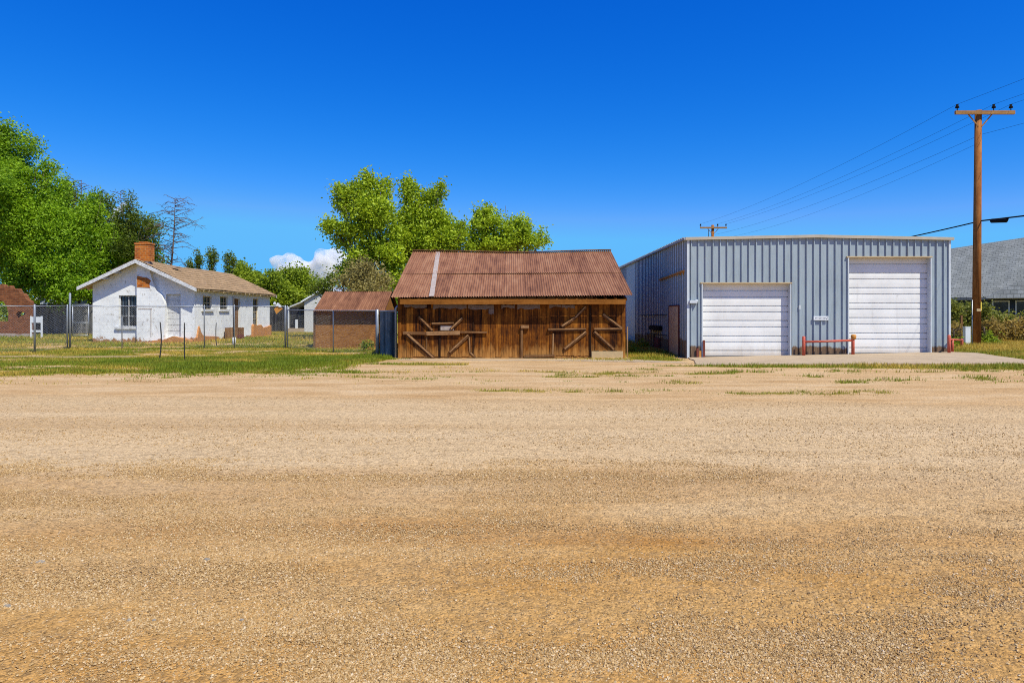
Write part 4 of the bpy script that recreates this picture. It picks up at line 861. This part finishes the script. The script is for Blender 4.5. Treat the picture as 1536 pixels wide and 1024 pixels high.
for a, b, c in ((412, 455, 2.5), (417, 457, 3), (420, 459, 2.2)):
    ctr = at(a, b, D - .05); s_ = c * D / F
    m.prism([ctr + Vector((-s_, 0, -s_ * .6)), ctr + Vector((s_ * .8, .02, -s_ * .9)), ctr + Vector((s_ * .6, 0, s_ * .8)), ctr + Vector((-s_ * .5, .02, s_))], (0, .02, 0))
tag(m.build('rag', MT['white']), 'pale torn rag caught on the rail above the orange board', 'rag')

def board_fence(label, px0, px1, D, top, mat='dark_wood', extra=()):
    a, b = on(px0, D), on(px1, D); t = thing('board_fence', label, 'fence', a); m = MB(); x = a.x
    while x < b.x:
        w = random.uniform(.14, .2); z = gz(x, D); m.box(x, x + w - .012, D + random.uniform(0, .02), D + .04, z - .1, Z(top, D) + random.uniform(-.06, .06), random.random()); x += w
    m.build('boards', MT[mat], t); m = MB(); m.box(a.x, b.x, D + .045, D + .1, a.z + .5, a.z + .6); m.box(a.x, b.x, D + .045, D + .1, Z(top, D) - .4, Z(top, D) - .3); m.build('rails', MT['grey_wood'], t); return t
board_fence('grey board fence behind the white stand and the tall silver post', 36, 150, 56, 456, 'fence_grey')
board_fence('dark board fence between the white house and the far white outbuilding', 398, 458, 68, 460)

# white stand, brick ruin, outbuildings
t = thing('wooden_stand', 'white wooden stand with a solid top board beside the brick ruin', 'stand', on(54, 46)); D = 46
a, b = on(46, D), on(62, D); m = MB()
for p in (a, b): m.box(p.x - .045, p.x + .045, D, D + .09, p.z - .05, Z(474, D))
m.each('leg', MT['white'], t); m = MB(); m.box(a.x + .045, b.x - .045, D + .01, D + .06, Z(484, D), Z(475, D)); m.build('top_board', MT['white'], t)
m = MB(); m.box(a.x + .045, b.x - .045, D + .02, D + .07, Z(498, D), Z(495, D)); m.build('rail', MT['white'], t)
t = thing('brick_ruin', 'ruined red brick wall with an arched opening and a ragged hole', 'ruin', on(10, 50)); D = 50; gx = gz(-36, 50)
import mathutils.geometry as mg
outer = [(-130, gx - .2)] + [(48, gx - .2)]
def wz(py): return Z(py, D)
prof = [(47.5, wz(478)), (46, wz(460)), (42, wz(449)), (34, wz(441)), (26, wz(434)), (12, wz(430)), (0, wz(428)), (-30, wz(426)), (-60, wz(434)), (-90, wz(430)), (-130, wz(440))]
rj = random.Random(31); jag = []
for (a, z), (b, w_) in zip(prof, prof[1:]):
    nst = max(2, int(abs(b - a) / 2.2) or 2)
    for i_ in range(nst):                       # broken courses: steps of whole bricks
        t_ = i_ / nst; jag.append((a + (b - a) * t_ + rj.uniform(-.5, .5), z + (w_ - z) * t_ + rj.choice((-.13, -.06, 0, .07, .13))))
prof = jag + [prof[-1]]
outl = [(X(a, D), z) for a, z in outer + prof]
arch = [(X(a, D), wz(b)) for a, b in ((12, 482), (12.5, 470), (10, 459), (5, 452), (-2, 450), (-9, 453), (-14, 460), (-16, 470), (-16, 482))]
hole = [(X(a, D), wz(b)) for a, b in ((24, 478), (24, 471), (27, 467), (31, 466.5), (34, 468.5), (39, 469.5), (36, 472.5), (31, 474), (28, 477))]
allp = outl + arch + hole; e = []; o_ = 0
for P in (outl, arch, hole): e += [(o_ + i, o_ + (i + 1) % len(P)) for i in range(len(P))]; o_ += len(P)
rr = mg.delaunay_2d_cdt([Vector(p) for p in allp], e, [], 0, 1e-6); m = MB(); ap = np.array(arch); hp = np.array(hole)
for f in rr[2]:
    c = sum((rr[0][i] for i in f), Vector((0, 0))) / len(f); cx_, cz_ = np.array([c.x]), np.array([c.y])
    if in_poly(cx_, cz_, arch)[0] or in_poly(cx_, cz_, hole)[0] or not in_poly(cx_, cz_, outl)[0]: continue
    m.add([(rr[0][i].x, D, rr[0][i].y) for i in f], [(0, 1, 2)]); m.add([(rr[0][i].x, D + .45, rr[0][i].y) for i in f], [(2, 1, 0)])
for P in (outl, arch, hole):
    for i in range(len(P)): a, b = P[i], P[(i + 1) % len(P)]; m.quad((a[0], D, a[1]), (b[0], D, b[1]), (b[0], D + .45, b[1]), (a[0], D + .45, a[1]))
m.build('wall', MT['brick_old'], t)
m = MB(); r = random.Random(2)
for k in range(60):
    x = X(r.uniform(-60, 44), 49.2); s_ = r.uniform(.1, .3); y = 49.2 + r.uniform(-.5, .5); z = gz(x, y); m.box(x, x + s_ * 1.5, y, y + s_, z - .05, z + s_ * .8, r.random())
o = m.build('rubble', MT['zinc'], t); o['kind'] = 'stuff'
def gable_shed(name, label, xa, xb, y0, y1, z0, ze, zr, rmat, wmat, over=.25):
    t = thing(name, label, 'outbuilding', ((xa + xb) / 2, y0, z0)); xc = (xa + xb) / 2; m = MB()
    for yy in (y0, y1): m.prism([(xa, yy, z0 - .2), (xb, yy, z0 - .2), (xb, yy, ze), (xc, yy, zr), (xa, yy, ze)], (0, .1, 0))
    m.box(xa, xa + .1, y0 + .1, y1, z0 - .2, ze); m.box(xb - .1, xb, y0 + .1, y1, z0 - .2, ze); m.build('wall', wmat, t)
    s = (zr - ze) / (xc - xa); m = MB()
    for sg, xe in ((-1, xa - over), (1, xb + over)): m.prism([(xc, y0 - .25, zr + .06), (xe, y0 - .25, ze - over * s + .06), (xe, y0 - .25, ze - over * s - .06), (xc, y0 - .25, zr - .06)], (0, y1 - y0 + .5, 0))
    r_ = m.build('roof', rmat, t); m = MB()
    for sg, xe in ((-1, xa - over), (1, xb + over)): m.prism([(xc, y0 - .28, zr + .05), (xe, y0 - .28, ze - over * s + .05), (xe, y0 - .28, ze - over * s - .12), (xc, y0 - .28, zr - .12)], (0, .028, 0))
    m.each('bargeboard', MT['white'], r_); return t
ob = gable_shed('white_outbuilding', 'far white outbuilding with grey gable roof and a porch, behind the brown shed', X(456.5, 65), -15.4, 65, 73, .2, Z(450, 65), Z(429, 65), MT['grey_roof'], MT['white_paint'])
m = MB(); xa = X(456.5, 65) - .25; m.prism([(xa, 64.9, Z(452, 65)), (X(435, 65), 64.9, Z(459, 65)), (X(435, 65), 64.9, Z(461, 65)), (xa, 64.9, Z(454, 65))], (0, 4, 0)); m.build('porch_roof', MT['white_paint'], ob)
for px, tp in ((431.5, 460), (444.5, 479)):
    m = MB(); x_ = X(px, 65); m.box(x_ - .1, x_ + .1, 65, 65.2, .1, Z(tp, 65)); m.build('porch_post', MT['white'], ob)
m = MB(); m.box(X(431, 65), X(456, 65), 64.95, 65.35, .1, .55); m.build('porch_base', MT['concrete'], ob)
gable_shed('white_outbuilding', 'pale outbuilding whose end shows between the tall fence post and the white house', X(60, 62), X(150, 62), 62, 70, .2, Z(446, 62), Z(420, 62), MT['grey_roof'], MT['trim_white'])

# grey shingled house at the far side
ang = R(-40); gh = thing('grey_house', 'dark blue house with a big grey shingle roof behind the shrubs', 'house', (30.1, 47.0, gz(30, 45)), ang)
gh.location.z = .35; zo = .35; m = MB()
ZE2, ZRL, ZRR = Z(446.5, 47) - zo, Z(373, 51.6) - zo, Z(356, 48.6) - zo
s0, s1 = -6, 14; zr_ = lambda s: ZRL + (ZRR - ZRL) * np.clip((s + .7) / 4.5, -.4, 1.6)
for k in range(20):
    a = s0 + (s1 - s0) * k / 20; b = s0 + (s1 - s0) * (k + 1) / 20
    m.add([(a, -.5, ZE2 - .0), (b, -.5, ZE2), (b, 5.5, zr_(b)), (a, 5.5, zr_(a)), (a, -.5, ZE2 - .18), (b, -.5, ZE2 - .18)], [(0, 1, 2, 3), (4, 5, 1, 0)])
    m.add([(b, 11.5, ZE2), (a, 11.5, ZE2), (a, 5.5, zr_(a)), (b, 5.5, zr_(b))], [(0, 1, 2, 3)])
    m.add([(a, -.5, ZE2 - .18), (b, -.5, ZE2 - .18), (b, 0, ZE2 - .18), (a, 0, ZE2 - .18)], [(3, 2, 1, 0)])
grf = m.build('roof', MT['shingle_g'], gh, local=True)
m = MB(); m.add([(2.2, -1.6, ZE2 - .12), (8, -1.6, ZE2 - .12), (5.1, 1.9, ZE2 + 1.85), (5.1, -.2, ZE2 + 1.75), (2.2, -.3, ZE2 + .06), (8, -.3, ZE2 + .06)], [(0, 1, 3), (0, 3, 2, 4), (1, 5, 2, 3)]); m.build('porch_roof', MT['shingle_g'], grf, local=True)
m = MB(); m.box(s0, s1, 0, .12, -.4, ZE2 - .18); m.box(s0, s0 + .12, .12, 11, -.4, ZE2 - .18); m.box(s1 - .12, s1, .12, 11, -.4, ZE2 - .18); m.box(s0, s1, 11, 11.1, -.4, ZE2 - .18)
for xx in (s0 + .02, s1 - .1): m.prism([(xx, 0, ZE2 - .2), (xx, 11, ZE2 - .2), (xx, 5.5, float(zr_(xx)) - .1)], (.08, 0, 0))
m.build('wall', MT['navy'], gh, local=True)
for a, b in ((2.5, 3.3), (3.75, 5.2), (-1, .3), (6.5, 7.8)):
    zt, zb = Z(453, 46) - zo, .9; m = MB(); m.quad((a, -.004, zb), (b, -.004, zb), (b, -.004, zt), (a, -.004, zt)); w = m.build('window', MT['glass'], gh, local=True)
    m = MB(); f = .08; m.box(a - f, a, -.05, -.002, zb - f, zt + f); m.box(b, b + f, -.05, -.002, zb - f, zt + f); m.box(a, b, -.05, -.002, zt, zt + f); m.box(a, b, -.05, -.002, zb - f, zb); m.build('frame', MT['white'], w, local=True)

# ------------------------------------------------------------------ utility poles and wires
def pole(label, px, D, py_top, half, arm_py, ins, r0, r1, lean=0):
    p = on(px, D); zt = Z(py_top, D); t = thing('utility_pole', label, 'utility pole', p)
    m = MB(); m.path([p - Vector((0, 0, .2)), Vector((p.x + lean * .5, D, (p.z + zt) / 2)), Vector((p.x + lean, D, zt))], [r0, (r0 + r1) / 2, r1], 16); m.build('shaft', MT['pole'], t)
    za = Z(arm_py, D); c = Vector((p.x + lean, D - r1 - .06, za)); m = MB(); m.bar(c - Vector((half[0], 0, 0)), c + Vector((half[1], 0, 0)), .11, .17); cr = m.build('crossarm', MT['arm'], t, bevel=.01)
    m = MB()
    for s_ in (-1, 1): m.bar(c + Vector((s_ * .55, .08, -.06)), c + Vector((s_ * .08, .08, -.62)), .03, .05)
    m.each('brace', MT['arm'], t); tops = []
    for k in ins:
        b = c + Vector((k, 0, .085)); m = MB(); m.path([b - Vector((0, 0, .02)), b + Vector((0, 0, .12)), b + Vector((0, 0, .13)), b + Vector((0, 0, .20)), b + Vector((0, 0, .21)), b + Vector((0, 0, .29)), b + Vector((0, 0, .31))], [.02, .02, .09, .08, .055, .06, .02], 10); m.build('insulator', MT['black'], cr); tops.append(b + Vector((0, 0, .3)))
    return t, tops
up1, T1 = pole('tall brown utility pole with crossarm beside the steel garage', 1464.5, 32, 166, (1.22, 1.55), 171, (-1.12, .58, 1.38), .19, .145, .09)
up2, T2 = pole('distant utility pole whose top shows over the steel garage roof', 1069, 70, 337.5, (1.35, 1.4), 342, (-1.3, .45, 1.3), .17, .14)
p = on(1464.5, 32); m = MB(); m.path([p + Vector((-.21, -.02, -.1)), p + Vector((-.2, -.02, 2.1))], .025, 8); m.build('conduit', MT['galv'], up1)
m = MB(); m.box(p.x + .05, p.x + .1, p.y - .235, p.y - .18, Z(466, 32), Z(453, 32)); m.build('marker_strip', MT['yellow'], up1); m = MB(); m.box(p.x - .13, p.x + .06, p.y - .24, p.y - .19, Z(467, 32), Z(463, 32)); m.build('tag_plate', MT['block'], up1)
p = on(1062.5, 70); m = MB(); m.path([Vector((p.x, 69.9, Z(358, 70))), Vector((p.x, 69.9, Z(344.5, 70)))], .03, 6); m.build('riser_pipe', MT['dark_steel'], up2)
def wire(a, b, sag, rad, label, mat='black', n=26):
    a = Vector(a); b = Vector(b); m = MB(); m.path([a.lerp(b, i / n) - Vector((0, 0, sag * 4 * (i / n) * (1 - i / n))) for i in range(n + 1)], rad, 5)
    o = m.build('power_line', MT[mat]); o.data.transform(__import__('mathutils').Matrix.Translation(-a)); o.location = a; return tag(o, label, 'wire', 'overhead wires between the poles')
nm = ('crossarm insulator on the garage side', 'middle crossarm insulator', 'crossarm insulator away from the garage')
for k in range(3):
    wire(T2[k], T1[k], .5, .006, 'thin wire from the distant pole to the ' + nm[k])
    wire(T1[k], T1[k] + Vector((1.2, -40, .2)), .6, .006, 'thin wire over the road from the ' + nm[k])
a = Vector((up2.location.x + .2, 70, Z(352, 70))); b = Vector((up1.location.x + .22, 32, Z(202, 32)))
wire(a, b, .5, .006, 'lower thin wire to the shaft of the tall pole beneath its crossarm'); wire(b, b + Vector((1.4, -40, 0)), .8, .006, 'lower wire leaving the tall pole shaft over the road'); wire(a + Vector((0, 0, -.5)), b + Vector((0, .1, -.35)), .7, .005, 'lowest thin wire running to the shaft of the tall pole')
c0 = Vector((up1.location.x + .12, 31.78, Z(332, 32))); wire(Vector((up2.location.x, 70, Z(395, 70))), c0, .55, .032, 'thick dark cable sloping from the tall pole down behind the steel garage')
cb = c0 + Vector((.4, -40, .25)); sp = thing('splice_case', 'thick cable with a black splice case beside the tall pole', 'cable', c0)
pts = [c0.lerp(cb, i / 30) - Vector((0, 0, .7 * 4 * (i / 30) * (1 - i / 30))) for i in range(31)]
m = MB(); m.path(pts, .035, 6); m.build('cable', MT['black'], sp)
m = MB(); d = (pts[2] - pts[0]).normalized(); s0_ = c0 + d * .55; m.path([s0_, s0_ + d * .1 - Vector((0, 0, .06)), s0_ + d * .95 - Vector((0, 0, .1)), s0_ + d * 1.1 - Vector((0, 0, .05))], [.03, .10, .11, .03], 10); m.build('case', MT['black'], sp)
t = thing('utility_box', 'narrow white utility box on the grass beside the pole', 'utility box', on(1450, 32)); p = on(1450, 32)
m = MB(); m.box(p.x - .125, p.x + .125, p.y - .1, p.y + .1, p.z - .05, p.z + .82); bd = m.build('cabinet', MT['white'], t, bevel=.015); m = MB(); m.box(p.x - .135, p.x + .135, p.y - .11, p.y + .11, p.z + .82, p.z + .86); m.build('lid', MT['trim_white'], t, bevel=.01)
t = thing('wooden_stake', 'weathered wooden stake half hidden in the shrubs behind the white box', 'stake', on(1442, 34.5)); p = on(1442, 34.5); m = MB(); m.box(p.x - .05, p.x + .05, p.y - .05, p.y + .05, p.z - .1, p.z + 1.35); m.build('stake', MT['grey_wood_z'], t)

# ------------------------------------------------------------------ trees and shrubs
def leaves(ctr, r, n_per, rad, L, Wd, rg, tint0):
    N = len(ctr) * n_per; c = np.repeat(ctr, n_per, 0) + rg.normal(0, 1, (N, 3)) * np.repeat(r, n_per)[:, None] * rad
    a = rg.normal(0, 1, (N, 3)); a[:, 2] = a[:, 2] * .7 - .15; a /= np.linalg.norm(a, axis=1)[:, None]
    b = np.cross(a, rg.normal(0, 1, (N, 3)) + np.array([0, 0, .0])); b /= np.linalg.norm(b, axis=1)[:, None]
    s = rg.uniform(.65, 1.3, (N, 1)); a *= L / 2 * s; b *= Wd / 2 * s
    V = np.stack([c - a, c + b, c + a, c - b], 1).reshape(-1, 3)
    t = np.clip(np.repeat(tint0, n_per) + rg.normal(0, .17, N), 0, 1)
    return V, np.arange(4 * N).reshape(N, 4), np.repeat(t, 4)
def tree(name, label, D, blobs, trunk_px, mat, dens=4.0, n_per=24, L=.19, Wd=.10, clump=.30, tint=.5, cat='tree', bark='bark', rt=.22, group=None, spread=1.0, limbs=True, sub=True, hollow=.55, depth=1.0):
    rg = np.random.default_rng(abs(hash((trunk_px, D, len(blobs)))) % 100000 + int(D * 10)); base = on(trunk_px, D); t = thing(name, label, cat, base, group=group)
    cs, rs, ts = [], [], []; k = D / F; lims = []
    for bl in blobs:
        px, py, rx_, ry_ = bl[:4]; dy = bl[4] if len(bl) > 4 else rg.uniform(-.5, .5) * rx_ * k
        c = np.array(at(px, py, D)) + np.array([0, dy, 0]); rr = np.array([rx_ * k, rx_ * k * depth, ry_ * k]) * spread; lims.append((c, rr))
        if sub:   # break the lobe into uneven sub-lobes
            ns = max(5, int(5 + 1.6 * rr.mean() ** 1.5)); d = rg.normal(0, 1, (ns, 3)); d /= np.linalg.norm(d, axis=1)[:, None]
            subs = [(c + d[i] * rr * rg.uniform(.4, .95), rr * rg.uniform(.26, .52)) for i in range(ns)] + [(c, rr * .72)]
        else: subs = [(c, rr)]
        for sc, sr in subs:
            A = 4 * math.pi * (sr.mean() ** 2); n = max(3, int(A * dens * rg.uniform(.7, 1.2))); d = rg.normal(0, 1, (n, 3)); d /= np.linalg.norm(d, axis=1)[:, None]
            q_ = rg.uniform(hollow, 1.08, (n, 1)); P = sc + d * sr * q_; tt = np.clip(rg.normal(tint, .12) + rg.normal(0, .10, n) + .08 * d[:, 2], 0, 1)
            keep = P[:, 2] > g(P[:, 0], P[:, 1]) + .1; cs.append(P[keep]); ts.append(tt[keep])
    cs = np.concatenate(cs); ts = np.concatenate(ts)
    V, Fc, T = leaves(cs, rg.uniform(.6, 1.3, len(cs)), n_per, clump, L, Wd, rg, ts)
    npmesh('crown', V, Fc, MT[mat], T, parent=t, off=base)
    if limbs:
        m = MB(); top = max(l[0][2] for l in lims); low = min(l[0][2] - l[1][2] for l in lims); fork = Vector((base.x, base.y, base.z + max(.8, (top - base.z) * .28)))
        m.path([base - Vector((0, 0, .2)), base.lerp(fork, .5) + Vector((.05, .03, 0)), fork], [rt * 1.25, rt, rt * .85], 10)
        for c, rr in lims:
            c = Vector(c); mid = fork.lerp(c, .5) + Vector((rg.uniform(-.3, .3), rg.uniform(-.3, .3), rg.uniform(0, .5))); m.path([fork - Vector((0, 0, .1)), mid, c, c + Vector((rg.uniform(-.3, .3), 0, rr[2] * .6))], [rt * .55, rt * .36, rt * .18, .015], 7)
            for _ in range(5):
                e = c + Vector(rg.normal(0, .5, 3)) * float(rr.mean()); m.path([mid.lerp(c, rg.uniform(.2, 1)), (mid + e) / 2 + Vector((0, 0, .1)), e], [rt * .16, rt * .1, .012], 5)
        m.build('trunk', MT[bark], t)
    return t
tree('broadleaf_tree', 'huge dense bright green tree rising behind the brick ruin', 55, [(-60, 300, 60, 80), (-30, 250, 50, 55), (5, 240, 45, 45), (0, 205, 22, 24), (20, 300, 55, 55), (52, 285, 36, 42), (-20, 360, 60, 65), (50, 360, 50, 55), (25, 410, 42, 34), (82, 345, 34, 42), (88, 405, 36, 42), (60, 425, 32, 24), (105, 430, 26, 26), (70, 250, 12, 14)], 25, 'leaf_a', 3.4, 26, .21, .115, .30, .55)
tree('broadleaf_tree', 'full green tree between the huge tree and the white house chimney', 57, [(125, 355, 36, 44), (118, 405, 38, 40), (150, 390, 34, 40), (128, 318, 24, 26), (140, 430, 30, 24), (165, 360, 20, 24)], 135, 'leaf_a', 3.4, 24, .22, .12, .30, .5)
tree('broadleaf_tree', 'rounded green tree directly behind the white house gable', 59, [(185, 375, 34, 38), (205, 395, 28, 30), (170, 420, 32, 28), (222, 365, 18, 22), (215, 420, 26, 24), (235, 395, 14, 20)], 195, 'leaf_a', 3.4, 24, .22, .12, .30, .45)
tree('conifer_tree', 'dark pointed tree poking above the huge green tree', 60, [(97, 285, 10, 18), (97, 310, 18, 26), (100, 340, 24, 26), (112, 300, 9, 16)], 98, 'leaf_d', 4, 22, .24, .09, .28, .5, rt=.18)
tree('conifer_tree', 'dark ragged tree with twiggy top, middle of three dark trees', 60, [(148, 300, 13, 16), (142, 320, 20, 20), (165, 312, 10, 16), (155, 345, 30, 26)], 150, 'leaf_d', 3.4, 22, .24, .09, .30, .5, rt=.18)
tree('conifer_tree', 'dark ragged tree with bare twigs next to the dead tree', 58, [(196, 312, 10, 22), (212, 335, 22, 18), (190, 345, 22, 22), (228, 342, 18, 14), (205, 370, 30, 22), (176, 330, 9, 16)], 203, 'leaf_d', 3.2, 22, .24, .09, .30, .55, rt=.18)
def bare_tree(label, px, D, top, height_px, n, seed, limb=1.0, lean=0):
    r = random.Random(seed); p = on(px, D); t = thing('bare_tree', label, 'tree', p); zt = Z(top, D); m = MB(); hgt = zt - p.z
    tr = [Vector((p.x + lean * (i / 6) ** 2 + .06 * math.sin(i * 1.7), D, p.z - .2 + (hgt + .2) * i / 6)) for i in range(7)]
    m.path(tr, [.13, .115, .10, .08, .06, .04, .015], 8); m.build('trunk', MT['deadwood'], t); m = MB()
    for k in range(n):
        f = 1 - (height_px * D / F / hgt) * (k + r.random()) / n; i = min(5, int(f * 6)); b = tr[i].lerp(tr[i + 1], f * 6 - i); a = r.uniform(0, 6.28); Lh = limb * r.uniform(.7, 1.6) * (1.5 - f) * 1.9
        d = Vector((math.cos(a), math.sin(a) * .8, r.uniform(-.1, .5))); e1 = b + d * Lh * .5; e2 = b + d * Lh + Vector((0, 0, r.uniform(-.8, .1) * Lh * .5)); m.path([b, e1, e2], [.03, .02, .008], 5)
        for _ in range(6):
            s_ = e1.lerp(e2, r.uniform(-.6, 1)); q_ = s_ + Vector((r.uniform(-.6, .6), r.uniform(-.5, .5), r.uniform(-.5, .25))) * Lh * .4; m.path([s_, s_.lerp(q_, .5) + Vector((0, 0, .05)), q_], [.013, .010, .006], 4)
    m.build('branches', MT['deadwood'], t); return t
bare_tree('bare dead tree with drooping twigs behind the chimney', 256, 56, 297, 105, 64, 4, 1.15, .4)
bare_tree('bare twiggy treetop above the dark trees', 186, 61, 287, 70, 26, 8, .75, -.3)
bare_tree('slender bare tree closest to the huge green tree', 118, 61, 270, 40, 14, 12, .6, .3)
for px, w, tp, lb in ((285, 5, 384, 'lowest dark columnar tree over the house roof, closest to the bare dead tree'), (297, 5, 372, 'slim dark columnar tree over the house roof, second from the bare dead tree'), (317, 10, 367, 'tallest dark columnar tree over the house roof'), (344, 11, 373, 'broad ragged columnar tree nearest the lower end of the house roof')):
    tree('columnar_tree', lb, 78, [(px, tp + 13, w * .5, 12), (px, tp + 34, w * .55, 16), (px + w * .6, tp + 18, w * .25, 8)], px, 'leaf_d', 5, 16, .24, .11, .2, .55, rt=.15)
bgt = [(376, 92, [(372, 420, 22, 22), (392, 432, 22, 24), (362, 405, 12, 12), (380, 455, 30, 22)], 'leafy tree rising behind the far end of the white house'), (412, 88, [(410, 425, 20, 22), (425, 440, 20, 22), (412, 455, 26, 20)], 'leafy tree behind the orange board'),
       (446, 92, [(445, 420, 20, 18), (460, 432, 18, 18), (448, 448, 28, 22), (436, 412, 8, 10)], 'leafy tree under the small cloud'), (482, 84, [(478, 432, 14, 12), (490, 445, 20, 16)], 'leafy tree just behind the far white outbuilding roof')]
for px, D, bl, lb in bgt: tree('broadleaf_tree', lb, D, bl, px, 'leaf_c', 3.4, 20, .34, .2, .40, .55, rt=.2, group='background trees')
tree('broadleaf_tree', 'tall light green tree left of its twin behind the barn roof', 46, [(516, 300, 19, 20), (543, 290, 20, 24), (572, 288, 17, 24), (545, 318, 30, 22), (505, 343, 20, 11), (578, 330, 20, 26), (538, 350, 24, 18), (575, 372, 24, 22), (545, 385, 24, 20), (553, 266, 9, 9), (512, 286, 9, 11), (590, 395, 18, 18), (515, 365, 12, 16), (590, 425, 22, 22), (520, 405, 18, 18), (555, 425, 30, 20), (592, 355, 14, 20)], 552, 'leaf_b', 5.2, 20, .20, .12, .24, .55, rt=.16, spread=1.12)
tree('broadleaf_tree', 'light green tree with two peaks behind the barn ridge', 48, [(617, 295, 13, 22), (648, 300, 17, 20), (625, 325, 26, 22), (655, 335, 26, 24), (682, 352, 20, 16), (630, 362, 34, 20), (668, 370, 28, 14), (612, 277, 6, 9), (657, 284, 9, 9), (606, 345, 18, 28), (698, 372, 12, 9), (612, 375, 20, 16), (640, 345, 30, 26)], 640, 'leaf_b', 5.4, 20, .20, .12, .24, .5, rt=.16, spread=1.12)
tree('broadleaf_tree', 'lower light green tree over the middle of the barn ridge', 49, [(735, 338, 24, 20), (765, 345, 22, 20), (788, 342, 10, 16), (750, 362, 40, 14), (800, 362, 16, 14), (722, 322, 9, 9), (714, 356, 14, 14), (812, 356, 7, 12), (730, 316, 7, 7)], 760, 'leaf_b', 5.4, 20, .20, .12, .24, .55, rt=.15, spread=1.12)
tree('shrub', 'dry pale shrub beside the barn roof above the brown shed', 41, [(540, 412, 28, 18), (522, 424, 18, 12), (566, 418, 20, 16), (552, 432, 30, 12)], 545, 'leaf_dry', 6, 18, .17, .09, .24, .45, cat='shrub', rt=.07)
tree('shrub', 'small dark shrub behind the ridge of the brown shed', 44, [(486, 428, 12, 10), (500, 420, 10, 12), (478, 434, 9, 8)], 488, 'leaf_d', 3.2, 18, .17, .09, .24, .6, cat='shrub', rt=.06)
N = 5200; rgw = np.random.default_rng(5); aw = rgw.uniform(-1.15, 1.15, N); Dw = rgw.uniform(150, 175, N); xw = np.tan(aw) * Dw; hw = 4 + 4.5 * fbm(xw * .05, xw * 0, 91) + 2.5 * fbm(xw * .2, xw * 0, 92); zw = rgw.random(N) ** .8 * hw
V, Fc, T = leaves(np.stack([xw, Dw, zw + .2], -1), np.ones(N), 14, 1.0, 1.1, .7, rgw, rgw.uniform(.3, .7, N)); tag(npmesh('distant_woods', V, Fc, MT['leaf_c'], T), 'low far wood along the horizon behind the buildings', 'woods', kind='stuff')
hed = [(1432, 36, [(1432, 468, 18, 16), (1428, 490, 14, 18)], 'leaf_hedge', .35, 'dark green shrub at the corner of the steel garage'), (1456, 37, [(1452, 465, 18, 14), (1448, 485, 18, 16), (1470, 470, 12, 14)], 'leaf_hedge', .3, 'dark shrub right behind the utility pole'),
       (1485, 38, [(1482, 474, 13, 11), (1492, 484, 20, 14), (1478, 490, 16, 14)], 'leaf_hedge', .5, 'olive shrub under the first white framed window'), (1515, 39, [(1512, 484, 18, 11), (1530, 485, 16, 11), (1548, 480, 18, 13)], 'leaf_hedge', .55, 'olive shrub under the wider white framed window'),
       (1490, 34.5, [(1486, 497, 20, 12), (1504, 503, 16, 10)], 'leaf_straw', .4, 'dry straw coloured bush in front of the olive shrubs, nearer the pole'), (1525, 34.5, [(1522, 494, 20, 14), (1540, 500, 20, 14), (1552, 486, 16, 14)], 'leaf_straw', .55, 'dry orange brown bush at the frame edge below the window'),
       (1434, 34, [(1432, 494, 11, 14), (1438, 506, 10, 8)], 'leaf_straw', .35, 'dry brown bush between the garage corner and the white box'), (1476, 33, [(1477, 510, 10, 7)], 'leaf_c', .5, 'low green weed clump at the foot of the utility pole'), (1430, 31.5, [(1428, 515, 9, 7), (1438, 517, 8, 6)], 'leaf_c', .55, 'low green weed clump under the receding guard rail')]
for px, D, bl, mt_, tn, lb in hed: tree('shrub', lb, D, bl, px, mt_, 12, 18, .15, .075, .17, tn, cat='shrub', rt=.04, hollow=.3)
for px, D, s_, lb in ((961, 33, 10, 'leafy weed clump by the steel garage side wall beneath the dark vent'), (572, 28.9, 7, 'leafy weed clump at the foot of the slatted screen'), (553, 32.8, 10, 'leafy weed clump against the leaning shed board'), (950, 30.5, 8, 'leafy weed clump in the gap behind the barn corner')):
    p = on(px, D); py = HY + (H - p.z) * F / D; tree('weed_clump', lb, D, [(px, py - s_ * .6, s_, s_ * .7)], px, 'leaf_c', 6, 14, .15, .05, .12, .45, cat='weeds', limbs=False, hollow=.2)

# ------------------------------------------------------------------ cloud
M = Mat('cloud_vapour'); vol = M.n('ShaderNodeVolumePrincipled'); vol.inputs['Color'].default_value = (1, 1, 1, 1); vol.inputs['Anisotropy'].default_value = .0
dn = M.noise(.085, 6, rough=.62); M.set(vol.inputs['Density'], M.math('MULTIPLY', M.ramp(dn, [(.37, 0.0), (.62, 1.0)]), .30)); M.nt.links.new(vol.outputs[0], M.out.inputs['Volume'])
def puffs(name, label, D, B, seed):
    r = random.Random(seed); me = bpy.data.meshes.new(name); import bmesh; bm = bmesh.new(); o0 = at(B[0][0], B[0][1], D)
    for px, py, rp in B:
        c = at(px, py, D) - o0; k = rp * D / F; v = bmesh.ops.create_icosphere(bm, subdivisions=3, radius=k)['verts']
        for q_ in v: q_.co = Vector((q_.co.x, q_.co.y, q_.co.z * .9)) + c
    bm.to_mesh(me); bm.free(); me.materials.append(M.m); o = bpy.data.objects.new(name, me); C.objects.link(o); o.location = o0
    rm = o.modifiers.new('join', 'REMESH'); rm.mode = 'VOXEL'; rm.voxel_size = 1.6
    return tag(o, label, 'cloud', kind='stuff')
puffs('cloud', 'small white cloud low over the trees behind the outbuilding', 700, [(440, 402, 17), (418, 393, 12), (435, 388, 11), (455, 405, 16), (425, 405, 14), (408, 390, 5), (446, 392, 9), (490, 392, 20), (478, 402, 16), (503, 385, 15), (482, 382, 11), (515, 395, 18), (495, 410, 20), (470, 412, 14), (532, 400, 16), (465, 400, 9)], 1)
puffs('cloud', 'tiny white wisp of cloud glimpsed between the dark ragged trees', 720, [(178, 318, 9), (186, 308, 6), (170, 328, 8)], 2)
